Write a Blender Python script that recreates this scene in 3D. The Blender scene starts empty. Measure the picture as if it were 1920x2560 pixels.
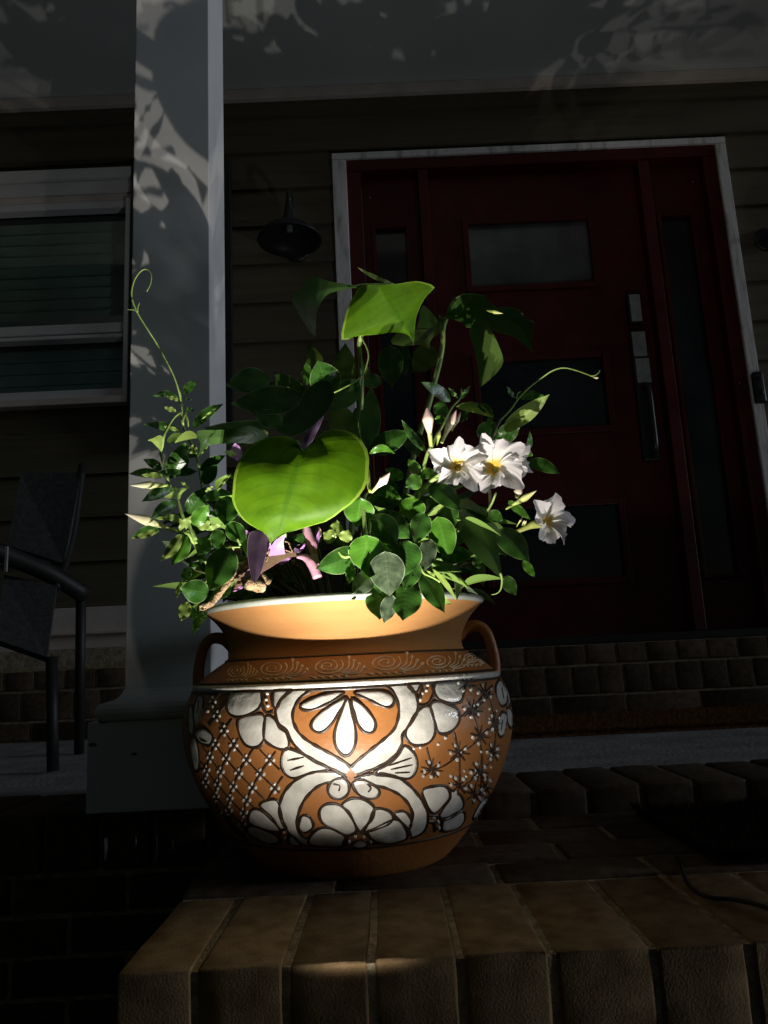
import bpy, bmesh, math, random
from mathutils import Vector, Matrix
random.seed(7)
PI = math.pi
R = math.radians
scn = bpy.context.scene
C = scn.collection

# ---------------------------------------------------------------- camera
CAM = Vector((0, 0, 0.28))
PITCH, ROLL, YAW, FPX = R(10.985), R(2.754), R(0.45), 1923.0
fw = Vector((math.sin(YAW)*math.cos(PITCH), math.cos(YAW)*math.cos(PITCH), math.sin(PITCH)))
rt0 = Vector((math.cos(YAW), -math.sin(YAW), 0))
up0 = rt0.cross(fw)
rt = rt0*math.cos(ROLL) - up0*math.sin(ROLL)
up = rt0*math.sin(ROLL) + up0*math.cos(ROLL)
cd = bpy.data.cameras.new('camera')
cam = bpy.data.objects.new('camera', cd)
C.objects.link(cam)
cam.matrix_world = Matrix(((rt.x, up.x, -fw.x, CAM.x), (rt.y, up.y, -fw.y, CAM.y), (rt.z, up.z, -fw.z, CAM.z), (0, 0, 0, 1)))
cd.sensor_fit = 'VERTICAL'
cd.sensor_height = 24.0
cd.lens = 24.0*FPX/2560.0
cd.clip_start = 0.02
cd.clip_end = 500
scn.camera = cam

# ---------------------------------------------------------------- night sky, moonlight, exposure
W = bpy.data.worlds.new('World')
scn.world = W
W.use_nodes = True
wn = W.node_tree
sky = wn.nodes.new('ShaderNodeTexSky')
sky.sky_type = 'NISHITA'
sky.sun_disc = False
sky.sun_elevation = R(8.0)
sky.sun_rotation = R(95)
wn.links.new(sky.outputs[0], wn.nodes['Background'].inputs[0])
wn.nodes['Background'].inputs[1].default_value = 0.008
sl = bpy.data.lights.new('moon', 'SUN')
sl.energy = 0.55
sl.angle = R(10)
sl.color = (0.74, 0.85, 1.0)
moon = bpy.data.objects.new('moon', sl)
C.objects.link(moon)
moon.rotation_euler = Vector((1.0, -0.14, 0.14)).to_track_quat('Z', 'Y').to_euler()   # low, from the right, along the front of the house
scn.view_settings.view_transform = 'Standard'
scn.view_settings.look = 'None'
scn.view_settings.exposure = 0.0
scn.view_settings.gamma = 1.0

# ---------------------------------------------------------------- pixel rays (photo pixels 1920 x 2560 -> world)
def ray(x, y):
    return rt*((x-960)/FPX) - up*((y-1280)/FPX) + fw
def at(x, y, Y):
    d = ray(x, y)
    return CAM + d*(Y/d.y)
REG = {'A': (300, 950, 4.1475), 'B': (400, 1250, 4.1475), 'C': (550, 850, 4.1475), 'D': (700, 650, 4.1475),
       'E': (850, 1050, 4.1475), 'F': (850, 1250, 4.1475), 'G': (1050, 900, 3.318), 'H': (1050, 700, 4.1475),
       'J': (850, 900, 2.37), 'K': (300, 900, 2.765), 'T': (250, 600, 2.37), 'P': (440, 1460, 1.8852), 'S': (0, 0, 1.0)}
def px(r, x, y):
    o = REG[r]
    return (o[0]+x/o[2], o[1]+y/o[2])
def pl(r, *xy):
    return [px(r, xy[i], xy[i+1]) for i in range(0, len(xy), 2)]

# ---------------------------------------------------------------- object helpers
WLOC = {}
def tag(o, label=None, cat=None, group=None, kind=None):
    if label: o['label'] = label
    if cat: o['category'] = cat
    if group: o['group'] = group
    if kind: o['kind'] = kind
    return o
def thing(name, label, cat, loc=(0, 0, 0), group=None):
    o = bpy.data.objects.new(name, None)
    o.empty_display_size = 0.05
    C.objects.link(o)
    o.location = loc
    WLOC[o] = Vector(loc)
    return tag(o, label, cat, group, 'thing')
def link(name, me, parent=None, c=Vector((0, 0, 0))):
    o = bpy.data.objects.new(name, me)
    C.objects.link(o)
    WLOC[o] = Vector(c)
    if parent is not None:
        o.parent = parent
        o.location = Vector(c) - WLOC[parent]
    else:
        o.location = c
    return o
def mesh_obj(name, vs, fs, mat, parent=None, smooth=True, uvs=None):
    vs = [Vector(v) for v in vs]
    c = sum(vs, Vector())/len(vs)
    me = bpy.data.meshes.new(name)
    me.from_pydata([v-c for v in vs], [], fs)
    if uvs:
        ul = me.uv_layers.new(name='UVMap')
        for lp in me.loops:
            ul.data[lp.index].uv = uvs[lp.vertex_index]
    if smooth:
        me.shade_smooth()
    me.materials.append(mat)
    return link(name, me, parent, c)
def bm_obj(name, bm, mat, parent=None, smooth=False):
    me = bpy.data.meshes.new(name)
    n = len(bm.verts)
    c = sum((v.co for v in bm.verts), Vector())/n
    for v in bm.verts: v.co -= c
    bm.to_mesh(me)
    bm.free()
    if smooth: me.shade_smooth()
    me.materials.append(mat)
    return link(name, me, parent, c)
def add_box(bm, x0, x1, y0, y1, z0, z1, bev=0.0, seg=2):
    r = bmesh.ops.create_cube(bm, size=1.0)
    for v in r['verts']:
        v.co = Vector(((x0+x1)/2+v.co.x*(x1-x0), (y0+y1)/2+v.co.y*(y1-y0), (z0+z1)/2+v.co.z*(z1-z0)))
    if bev > 0:
        es = list({e for v in r['verts'] for e in v.link_edges})
        bmesh.ops.bevel(bm, geom=es, offset=bev, segments=seg, affect='EDGES', profile=0.6)
def box(name, x0, x1, y0, y1, z0, z1, mat, parent=None, bev=0.0):
    bm = bmesh.new()
    add_box(bm, x0, x1, y0, y1, z0, z1, bev)
    return bm_obj(name, bm, mat, parent)
def catmull(P, n, closed=False):
    P = [Vector(p) for p in P]
    m = len(P)
    segs = m if closed else m-1
    dense = []
    for i in range(segs):
        p1, p2 = P[i], P[(i+1) % m]
        p0 = P[(i-1) % m] if (closed or i > 0) else p1*2-p2
        p3 = P[(i+2) % m] if (closed or i < m-2) else p2*2-p1
        for k in range(10):
            t = k/10
            dense.append(0.5*((2*p1)+(p2-p0)*t+(2*p0-5*p1+4*p2-p3)*t*t+(3*p1-p0-3*p2+p3)*t**3))
    dense.append(P[0].copy() if closed else P[-1].copy())
    L = [0.0]
    for a, b in zip(dense, dense[1:]): L.append(L[-1]+(b-a).length)
    out = []
    j = 0
    for i in range(n):
        s = L[-1]*i/(n if closed else n-1)
        while j < len(L)-2 and L[j+1] < s: j += 1
        t = (s-L[j])/max(1e-9, L[j+1]-L[j])
        out.append(dense[j].lerp(dense[j+1], min(1, t)))
    return out
def tube_data(pts, radii, k=8, cap=True):
    pts = [Vector(p) for p in pts]
    n = len(pts)
    vs, fs = [], []
    nrm = None
    for i in range(n):
        t = (pts[min(i+1, n-1)]-pts[max(i-1, 0)]).normalized()
        if nrm is None:
            nrm = t.orthogonal().normalized()
        nrm = (nrm - t*nrm.dot(t))
        nrm = nrm.normalized() if nrm.length > 1e-6 else t.orthogonal().normalized()
        b = t.cross(nrm)
        r = radii[i] if isinstance(radii, (list, tuple)) else radii
        for j in range(k):
            a = 2*PI*j/k
            vs.append(pts[i]+(nrm*math.cos(a)+b*math.sin(a))*r)
    for i in range(n-1):
        for j in range(k):
            fs.append((i*k+j, i*k+(j+1) % k, (i+1)*k+(j+1) % k, (i+1)*k+j))
    if cap:
        fs.append(tuple(range(k-1, -1, -1)))
        fs.append(tuple((n-1)*k+j for j in range(k)))
    return vs, fs
def tube(name, pts, radii, mat, parent=None, k=8, n=None):
    if n:
        pts = catmull(pts, n)
        if isinstance(radii, (list, tuple)):
            m = len(radii)
            radii = [radii[min(m-2, int(i/(n-1)*(m-1)))]*(1-(i/(n-1)*(m-1)-min(m-2, int(i/(n-1)*(m-1)))))
                     + radii[min(m-2, int(i/(n-1)*(m-1)))+1]*(i/(n-1)*(m-1)-min(m-2, int(i/(n-1)*(m-1)))) for i in range(n)]
    vs, fs = tube_data(pts, radii, k)
    return mesh_obj(name, vs, fs, mat, parent)
def lathe(prof, cx, cy, k=64):
    vs, fs = [], []
    n = len(prof)
    for r, z in prof:
        for j in range(k):
            a = 2*PI*j/k
            vs.append((cx+r*math.cos(a), cy+r*math.sin(a), z))
    for i in range(n-1):
        for j in range(k):
            fs.append((i*k+j, i*k+(j+1) % k, (i+1)*k+(j+1) % k, (i+1)*k+j))
    return vs, fs

# ---------------------------------------------------------------- materials
def newmat(name):
    m = bpy.data.materials.new(name)
    m.use_nodes = True
    nt = m.node_tree
    return m, nt, nt.nodes['Principled BSDF']
def N(nt, t, **kw):
    n = nt.nodes.new(t)
    for k, v in kw.items():
        setattr(n, k, v)
    return n
def noisy(name, c1, c2, scale=20, rough=0.6, bump=0.0, bscale=None, spec=0.5, detail=6, contrast=(0.35, 0.65), coord='Object', rough2=None, stretch=None, vary=None):
    m, nt, p = newmat(name)
    tc = N(nt, 'ShaderNodeTexCoord')
    src = tc.outputs[coord]
    if stretch:
        mp = N(nt, 'ShaderNodeMapping')
        mp.inputs['Scale'].default_value = stretch
        nt.links.new(src, mp.inputs[0])
        src = mp.outputs[0]
    oi = N(nt, 'ShaderNodeObjectInfo')
    add = N(nt, 'ShaderNodeVectorMath', operation='ADD')
    comb = N(nt, 'ShaderNodeMath', operation='MULTIPLY')
    comb.inputs[1].default_value = 37.0
    nt.links.new(oi.outputs['Random'], comb.inputs[0])
    nt.links.new(src, add.inputs[0])
    nt.links.new(comb.outputs[0], add.inputs[1])
    nz = N(nt, 'ShaderNodeTexNoise')
    nz.inputs['Scale'].default_value = scale
    nz.inputs['Detail'].default_value = detail
    nt.links.new(add.outputs[0], nz.inputs['Vector'])
    cr = N(nt, 'ShaderNodeValToRGB')
    cr.color_ramp.elements[0].position = contrast[0]
    cr.color_ramp.elements[1].position = contrast[1]
    cr.color_ramp.elements[0].color = (*c1, 1)
    cr.color_ramp.elements[1].color = (*c2, 1)
    nt.links.new(nz.outputs['Fac'], cr.inputs[0])
    if vary:
        mv = N(nt, 'ShaderNodeMapRange')
        mv.inputs['To Min'].default_value, mv.inputs['To Max'].default_value = vary
        nt.links.new(oi.outputs['Random'], mv.inputs[0])
        vm_ = N(nt, 'ShaderNodeVectorMath', operation='SCALE')
        nt.links.new(cr.outputs[0], vm_.inputs[0])
        nt.links.new(mv.outputs[0], vm_.inputs['Scale'])
        nt.links.new(vm_.outputs[0], p.inputs['Base Color'])
    else:
        nt.links.new(cr.outputs[0], p.inputs['Base Color'])
    p.inputs['Roughness'].default_value = rough
    if rough2 is not None:
        mr = N(nt, 'ShaderNodeMapRange')
        mr.inputs['To Min'].default_value = rough
        mr.inputs['To Max'].default_value = rough2
        nt.links.new(nz.outputs['Fac'], mr.inputs[0])
        nt.links.new(mr.outputs[0], p.inputs['Roughness'])
    p.inputs['Specular IOR Level'].default_value = spec
    if bump > 0:
        n2 = N(nt, 'ShaderNodeTexNoise')
        n2.inputs['Scale'].default_value = bscale or scale*4
        n2.inputs['Detail'].default_value = 8
        nt.links.new(add.outputs[0], n2.inputs['Vector'])
        b = N(nt, 'ShaderNodeBump')
        b.inputs['Strength'].default_value = bump
        b.inputs['Distance'].default_value = 0.008
        nt.links.new(n2.outputs['Fac'], b.inputs['Height'])
        nt.links.new(b.outputs[0], p.inputs['Normal'])
    return m

M = {}
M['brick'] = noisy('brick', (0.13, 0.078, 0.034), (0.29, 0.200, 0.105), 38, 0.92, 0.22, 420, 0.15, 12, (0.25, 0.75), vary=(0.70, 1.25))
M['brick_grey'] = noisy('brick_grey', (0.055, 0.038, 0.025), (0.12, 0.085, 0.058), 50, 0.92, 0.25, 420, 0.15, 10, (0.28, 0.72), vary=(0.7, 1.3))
M['mortar'] = noisy('mortar', (0.26, 0.21, 0.14), (0.48, 0.40, 0.28), 60, 0.95, 1.0, 220, 0.15)
M['concrete'] = noisy('concrete', (0.24, 0.24, 0.24), (0.36, 0.36, 0.36), 7, 0.85, 0.5, 90, 0.2)
M['white_paint'] = noisy('white_paint', (0.68, 0.68, 0.69), (0.76, 0.76, 0.76), 5, 0.5, 0.02, 60, 0.35)
M['worn_paint'] = noisy('worn_paint', (0.38, 0.36, 0.35), (0.74, 0.73, 0.73), 26, 0.6, 0.3, 80, 0.3, contrast=(0.3, 0.48), stretch=(1, 1, 0.25))
M['ceiling_paint'] = noisy('ceiling_paint', (0.60, 0.63, 0.625), (0.66, 0.685, 0.68), 3, 0.6, 0.1, 40, 0.3)
M['siding'] = noisy('siding', (0.100, 0.086, 0.056), (0.13, 0.113, 0.075), 8, 0.65, 0.35, 50, 0.3, stretch=(0.2, 1, 4))
M['trim_paint'] = noisy('trim_paint', (0.64, 0.56, 0.51), (0.74, 0.66, 0.61), 9, 0.55, 0.1, 60, 0.3)
M['red_paint'] = noisy('red_paint', (0.052, 0.0019, 0.0028), (0.080, 0.0035, 0.0045), 9, 0.45, 0.15, 60, 0.35)
M['black_metal'] = noisy('black_metal', (0.012, 0.012, 0.013), (0.022, 0.022, 0.024), 20, 0.4, 0.05, 100, 0.5)
M['dark_glass'] = noisy('dark_glass', (0.015, 0.018, 0.018), (0.02, 0.024, 0.024), 4, 0.08, 0, None, 0.5)
M['pane_lit'] = noisy('pane_lit', (0.03, 0.033, 0.033), (0.12, 0.128, 0.128), 3, 0.2, 0.2, 60, 0.5)  # paler pane copy, the light falling on it is in the colour
M['pane_shaded'] = noisy('pane_shaded', (0.008, 0.010, 0.010), (0.030, 0.034, 0.034), 3, 0.12, 0, None, 0.5)
M['blind'] = noisy('blind', (0.42, 0.45, 0.44), (0.50, 0.53, 0.52), 10, 0.6, 0.0, None, 0.3)
M['nickel'] = noisy('nickel', (0.24, 0.25, 0.25), (0.34, 0.35, 0.35), 30, 0.3, 0.05, 100, 0.5)
M['coir'] = noisy('coir', (0.07, 0.032, 0.010), (0.22, 0.105, 0.032), 120, 0.95, 1.0, 300, 0.1)
M['coir_dark'] = noisy('coir_dark', (0.012, 0.009, 0.006), (0.06, 0.035, 0.018), 60, 0.95, 1.0, 260, 0.1)
M['rubber'] = noisy('rubber', (0.010, 0.010, 0.010), (0.016, 0.016, 0.016), 30, 0.55, 0, None, 0.4)
M['grey_fabric'] = noisy('grey_fabric', (0.045, 0.046, 0.046), (0.07, 0.072, 0.07), 60, 0.9, 0.4, 300, 0.2)
M['soil'] = noisy('soil', (0.010, 0.007, 0.005), (0.045, 0.030, 0.020), 60, 1.0, 1.0, 160, 0.1)
M['lawn'] = noisy('lawn', (0.02, 0.035, 0.012), (0.05, 0.07, 0.025), 25, 1.0, 1.0, 120, 0.1)
M['bark'] = noisy('bark', (0.22, 0.14, 0.075), (0.50, 0.37, 0.22), 60, 0.85, 1.0, 160, 0.2)
M['terracotta'] = noisy('terracotta', (0.27, 0.105, 0.028), (0.36, 0.148, 0.044), 9, 0.45, 0.12, 90, 0.4)
M['terracotta_rim'] = noisy('terracotta_rim', (0.31, 0.150, 0.052), (0.37, 0.185, 0.066), 7, 0.8, 0.10, 70, 0.15, stretch=(1, 1, 6))
M['glaze_white'] = noisy('glaze_white', (0.46, 0.445, 0.405), (0.62, 0.605, 0.56), 45, 0.12, 0.22, 60, 0.5)
M['glaze_line'] = noisy('glaze_line', (0.020, 0.011, 0.006), (0.042, 0.024, 0.014), 60, 0.4, 0.1, 120, 0.4)
M['slip_line'] = noisy('slip_line', (0.55, 0.42, 0.28), (0.66, 0.53, 0.38), 60, 0.45, 0, None, 0.4)
M['glaze_lip'] = noisy('glaze_lip', (0.30, 0.33, 0.29), (0.44, 0.46, 0.42), 14, 0.2, 0.1, 60, 0.5)
M['stem_green'] = noisy('stem_green', (0.16, 0.26, 0.06), (0.27, 0.38, 0.11), 60, 0.45, 0.05, 100, 0.4)
M['stem_brown'] = noisy('stem_brown', (0.07, 0.06, 0.03), (0.12, 0.11, 0.05), 60, 0.6, 0.2, 100, 0.3)
M['stem_pink'] = noisy('stem_pink', (0.42, 0.20, 0.28), (0.56, 0.30, 0.40), 40, 0.45, 0.1, 100, 0.4)
M['petal'] = None

def leafmat(name, c1, c2, vein, trans=0.3, rough=0.32, tcol=None, edge=None, veins=9.0, under=None, vstr=0.34, coat=0.0, mott=None):
    m, nt, p = newmat(name)
    L = nt.links
    uv = N(nt, 'ShaderNodeUVMap')
    sep = N(nt, 'ShaderNodeSeparateXYZ')
    L.new(uv.outputs[0], sep.inputs[0])
    def mth(op, a, b=None, c=None):
        n = N(nt, 'ShaderNodeMath', operation=op)
        for i, v in enumerate((a, b, c)):
            if v is None: continue
            if isinstance(v, (int, float)): n.inputs[i].default_value = v
            else: L.new(v, n.inputs[i])
        return n.outputs[0]
    u = mth('ABSOLUTE', mth('SUBTRACT', mth('MULTIPLY', sep.outputs[0], 2.0), 1.0))
    s = sep.outputs[1]
    tc = N(nt, 'ShaderNodeTexCoord')
    oi = N(nt, 'ShaderNodeObjectInfo')
    rnd = mth('MULTIPLY', oi.outputs['Random'], 31.0)
    va = N(nt, 'ShaderNodeVectorMath', operation='ADD')
    L.new(tc.outputs['Object'], va.inputs[0])
    L.new(rnd, va.inputs[1])
    nz = N(nt, 'ShaderNodeTexNoise')
    nz.inputs['Scale'].default_value = 45 if mott is None else 150
    nz.inputs['Detail'].default_value = 5
    L.new(va.outputs[0], nz.inputs['Vector'])
    cr = N(nt, 'ShaderNodeValToRGB')
    cr.color_ramp.elements[0].position = 0.32
    cr.color_ramp.elements[1].position = 0.68
    cr.color_ramp.elements[0].color = (*c1, 1)
    cr.color_ramp.elements[1].color = (*c2, 1)
    L.new(nz.outputs['Fac'], cr.inputs[0])
    col = cr.outputs[0]
    # lateral veins sweep forward from the midrib
    ph = mth('MULTIPLY', mth('SUBTRACT', s, mth('MULTIPLY', mth('POWER', u, 1.3), 0.22)), veins*2*PI)
    vv = mth('POWER', mth('ABSOLUTE', mth('SINE', mth('MULTIPLY', ph, 0.5))), 10.0)
    inv = mth('POWER', mth('ABSOLUTE', mth('COSINE', mth('MULTIPLY', ph, 0.5))), 14.0)
    vein_l = mth('MULTIPLY', inv, mth('SUBTRACT', 1.0, u))
    mid = mth('LESS_THAN', u, 0.045)
    vm = mth('MINIMUM', mth('ADD', mth('MULTIPLY', vein_l, 0.45), mth('MULTIPLY', mid, 0.8)), 1.0)
    mx = N(nt, 'ShaderNodeMix', data_type='RGBA')
    L.new(mth('MULTIPLY', vm, vstr), mx.inputs['Factor'])
    L.new(col, mx.inputs['A'])
    mx.inputs['B'].default_value = (*vein, 1)
    col = mx.outputs['Result']
    if veins == 11.0:
        n3 = N(nt, 'ShaderNodeTexNoise'); n3.inputs['Scale'].default_value = 22; n3.inputs['Detail'].default_value = 9
        L.new(va.outputs[0], n3.inputs['Vector'])
        big = N(nt, 'ShaderNodeMix', data_type='RGBA'); big.blend_type = 'MULTIPLY'
        mrg = N(nt, 'ShaderNodeMapRange'); mrg.inputs['From Min'].default_value = 0.35; mrg.inputs['From Max'].default_value = 0.65
        L.new(n3.outputs['Fac'], mrg.inputs[0])
        L.new(mth('MULTIPLY', mrg.outputs[0], 0.55), big.inputs['Factor'])
        L.new(col, big.inputs['A']); big.inputs['B'].default_value = (0.55, 0.72, 0.6, 1)
        spot = N(nt, 'ShaderNodeMix', data_type='RGBA')
        n4 = N(nt, 'ShaderNodeTexNoise'); n4.inputs['Scale'].default_value = 75; n4.inputs['Detail'].default_value = 3
        L.new(va.outputs[0], n4.inputs['Vector'])
        L.new(mth('MULTIPLY', mth('GREATER_THAN', n4.outputs['Fac'], 0.735), 0.8), spot.inputs['Factor'])
        L.new(big.outputs['Result'], spot.inputs['A']); spot.inputs['B'].default_value = (0.16, 0.12, 0.02, 1)
        col = spot.outputs['Result']
    if edge:  # pale margin: light catching the leaf edges, put into the colour
        me_ = N(nt, 'ShaderNodeMix', data_type='RGBA')
        L.new(mth('GREATER_THAN', u, 0.955), me_.inputs['Factor'])
        L.new(col, me_.inputs['A'])
        me_.inputs['B'].default_value = (*edge, 1)
        col = me_.outputs['Result']
    if under:
        ge = N(nt, 'ShaderNodeNewGeometry')
        mu = N(nt, 'ShaderNodeMix', data_type='RGBA')
        L.new(ge.outputs['Backfacing'], mu.inputs['Factor'])
        L.new(col, mu.inputs['A'])
        mu.inputs['B'].default_value = (*under, 1)
        col = mu.outputs['Result']
    L.new(col, p.inputs['Base Color'])
    p.inputs['Roughness'].default_value = rough
    p.inputs['Specular IOR Level'].default_value = 0.22 if veins == 11.0 else 0.4
    p.inputs['Coat Weight'].default_value = coat
    p.inputs['Coat Roughness'].default_value = 0.15
    b = N(nt, 'ShaderNodeBump')
    b.inputs['Strength'].default_value = 0.3
    b.inputs['Distance'].default_value = 0.00045
    hgt = mth('ADD', mth('MULTIPLY', nz.outputs['Fac'], 0.25), mth('MULTIPLY', mth('ADD', inv, mid), -0.6))
    L.new(hgt, b.inputs['Height'])
    L.new(b.outputs[0], p.inputs['Normal'])
    tr = N(nt, 'ShaderNodeBsdfTranslucent')
    tr.inputs['Color'].default_value = (*(tcol or c2), 1)
    ms = N(nt, 'ShaderNodeMixShader')
    ms.inputs[0].default_value = trans
    L.new(p.outputs[0], ms.inputs[1])
    L.new(tr.outputs[0], ms.inputs[2])
    L.new(ms.outputs[0], nt.nodes['Material Output'].inputs['Surface'])
    return m
PALE = (0.34, 0.42, 0.22)
M['d'] = leafmat('leaf_deep_green', (0.022, 0.075, 0.010), (0.040, 0.120, 0.018), (0.11, 0.20, 0.06), 0.12, 0.3, (0.08, 0.25, 0.01), (0.22, 0.30, 0.13), under=(0.13, 0.22, 0.05))
M['g'] = leafmat('leaf_green', (0.050, 0.150, 0.012), (0.075, 0.210, 0.022), (0.16, 0.30, 0.07), 0.22, 0.32, (0.12, 0.36, 0.01), (0.26, 0.36, 0.14), under=(0.17, 0.28, 0.06))
M['p'] = leafmat('leaf_pale_underside', (0.21, 0.31, 0.06), (0.25, 0.35, 0.08), (0.36, 0.44, 0.17), 0.3, 0.45, (0.22, 0.40, 0.04), (0.36, 0.42, 0.2))
M['f'] = leafmat('leaf_dusty', (0.035, 0.062, 0.030), (0.085, 0.115, 0.066), (0.15, 0.20, 0.12), 0.08, 0.5, (0.06, 0.16, 0.02), (0.22, 0.27, 0.18), mott=1)
M['h'] = leafmat('heart_leaf_lit', (0.060, 0.140, 0.0008), (0.088, 0.190, 0.0012), (0.045, 0.125, 0.002), 0.35, 0.55, (0.12, 0.27, 0.0008), (0.20, 0.33, 0.03), 11.0, vstr=0.8)  # brighter copy of the philodendron green, front light put into the colour
M['k'] = leafmat('philodendron_leaf', (0.022, 0.060, 0.012), (0.038, 0.090, 0.020), (0.07, 0.14, 0.04), 0.12, 0.3, (0.06, 0.20, 0.008), (0.15, 0.22, 0.09), 7.0, under=(0.04, 0.085, 0.02), vstr=0.2)
M['o'] = leafmat('philodendron_olive', (0.055, 0.085, 0.012), (0.080, 0.120, 0.020), (0.12, 0.16, 0.05), 0.25, 0.4, (0.10, 0.20, 0.01), None, 7.0, vstr=0.2)
M['v'] = leafmat('purple_leaf_dark', (0.040, 0.022, 0.050), (0.085, 0.055, 0.095), (0.12, 0.08, 0.13), 0.1, 0.4, (0.15, 0.04, 0.12), (0.30, 0.18, 0.30), 0.0, vstr=0.0)
M['l'] = leafmat('purple_leaf_lilac', (0.30, 0.135, 0.36), (0.42, 0.22, 0.48), (0.25, 0.10, 0.30), 0.25, 0.5, (0.45, 0.16, 0.45), None, 0.0, vstr=0.0)
M['b'] = leafmat('purple_leaf_bronze', (0.09, 0.06, 0.035), (0.15, 0.095, 0.06), (0.2, 0.14, 0.1), 0.12, 0.4, (0.25, 0.08, 0.1), (0.42, 0.22, 0.28), 0.0, vstr=0.0)

def simple(name, col, rough=0.5, trans=0.0, tcol=None, spec=0.4, noise=None):
    m, nt, p = newmat(name)
    p.inputs['Base Color'].default_value = (*col, 1)
    p.inputs['Roughness'].default_value = rough
    p.inputs['Specular IOR Level'].default_value = spec
    if trans > 0:
        tr = N(nt, 'ShaderNodeBsdfTranslucent')
        tr.inputs['Color'].default_value = (*(tcol or col), 1)
        ms = N(nt, 'ShaderNodeMixShader')
        ms.inputs[0].default_value = trans
        nt.links.new(p.outputs[0], ms.inputs[1])
        nt.links.new(tr.outputs[0], ms.inputs[2])
        nt.links.new(ms.outputs[0], nt.nodes['Material Output'].inputs['Surface'])
    return m
def petalmat():
    m, nt, p = newmat('flower_petal')
    L = nt.links
    uv = N(nt, 'ShaderNodeUVMap')
    sep = N(nt, 'ShaderNodeSeparateXYZ')
    L.new(uv.outputs[0], sep.inputs[0])
    cr = N(nt, 'ShaderNodeValToRGB')
    e = cr.color_ramp.elements
    e[0].position = 0.0; e[0].color = (0.80, 0.48, 0.02, 1)
    e[1].position = 0.75; e[1].color = (0.80, 0.76, 0.80, 1)
    for ps_, cl_ in ((0.15, (0.84, 0.58, 0.04)), (0.22, (0.80, 0.74, 0.46)), (0.34, (0.78, 0.77, 0.72))):
        n = e.new(ps_); n.color = (*cl_, 1)
    L.new(sep.outputs[1], cr.inputs[0])
    L.new(cr.outputs[0], p.inputs['Base Color'])
    p.inputs['Roughness'].default_value = 0.55
    wv = N(nt, 'ShaderNodeTexNoise')
    mp = N(nt, 'ShaderNodeMapping')
    mp.inputs['Scale'].default_value = (26, 1.6, 1)
    L.new(uv.outputs[0], mp.inputs[0])
    L.new(mp.outputs[0], wv.inputs['Vector'])
    wv.inputs['Scale'].default_value = 1.0
    b = N(nt, 'ShaderNodeBump')
    b.inputs['Strength'].default_value = 0.45
    b.inputs['Distance'].default_value = 0.0015
    L.new(wv.outputs['Fac'], b.inputs['Height'])
    L.new(b.outputs[0], p.inputs['Normal'])
    tr = N(nt, 'ShaderNodeBsdfTranslucent')
    tr.inputs['Color'].default_value = (0.8, 0.78, 0.74, 1)
    ms = N(nt, 'ShaderNodeMixShader')
    ms.inputs[0].default_value = 0.5
    L.new(p.outputs[0], ms.inputs[1])
    L.new(tr.outputs[0], ms.inputs[2])
    L.new(ms.outputs[0], nt.nodes['Material Output'].inputs['Surface'])
    return m
M['petal'] = petalmat()
M['throat'] = simple('flower_throat', (0.80, 0.50, 0.02), 0.6, 0.3, (0.9, 0.6, 0.03))
M['tube'] = simple('flower_tube', (0.50, 0.54, 0.16), 0.5, 0.3)
def budmat(name, a, b_, c):
    m, nt, p = newmat(name)
    uv = N(nt, 'ShaderNodeUVMap')
    sep = N(nt, 'ShaderNodeSeparateXYZ')
    nt.links.new(uv.outputs[0], sep.inputs[0])
    cr = N(nt, 'ShaderNodeValToRGB')
    e = cr.color_ramp.elements
    e[0].position = 0.12; e[0].color = (*a, 1)
    e[1].position = 0.5; e[1].color = (*b_, 1)
    n = e.new(0.85); n.color = (*c, 1)
    nt.links.new(sep.outputs[1], cr.inputs[0])
    nt.links.new(cr.outputs[0], p.inputs['Base Color'])
    p.inputs['Roughness'].default_value = 0.5
    p.inputs['Subsurface Weight'].default_value = 0.2
    p.inputs['Subsurface Radius'].default_value = (0.004, 0.003, 0.002)
    return m
M['bud_pink'] = budmat('bud_pink', (0.42, 0.52, 0.14), (0.74, 0.68, 0.52), (0.74, 0.50, 0.44))
M['bud_cream'] = budmat('bud_cream', (0.40, 0.50, 0.12), (0.66, 0.66, 0.34), (0.72, 0.66, 0.50))
M['bud_green'] = budmat('bud_green', (0.32, 0.44, 0.08), (0.46, 0.52, 0.14), (0.62, 0.60, 0.28))
led_mat, _nt, _p = newmat('led_lens')
_p.inputs['Emission Color'].default_value = (1, 0.95, 0.85, 1)
_p.inputs['Emission Strength'].default_value = 3.0

# ================================================================ SETTING
# ground sheet
bm = bmesh.new()
add_box(bm, -120, 120, -120, 120, -0.75, -0.65)
tag(bm_obj('ground', bm, M['lawn']), kind='structure')

PORCH_Z, WALL_Y, THR_Z, CEIL_Z = 0.045, 3.10, 0.312, 2.875
# porch floor slab
slab = box('porch_floor', -2.6, 2.6, 1.665, WALL_Y+0.1, -0.62, PORCH_Z-0.004, M['concrete'])
tag(slab, kind='structure')
# porch ceiling
cl = box('porch_ceiling', -2.8, 2.8, 1.30, WALL_Y+0.2, CEIL_Z, CEIL_Z+0.12, M['ceiling_paint'])
tag(cl, 'flat painted grey porch ceiling above the red door', 'ceiling', kind='thing')
# beam the column carries
bmo = box('porch_beam', -2.8, 2.8, 1.44, 1.62, 2.57, CEIL_Z-0.002, M['white_paint'])
tag(bmo, 'white boxed porch beam resting on the column', 'beam', kind='thing')

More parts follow.
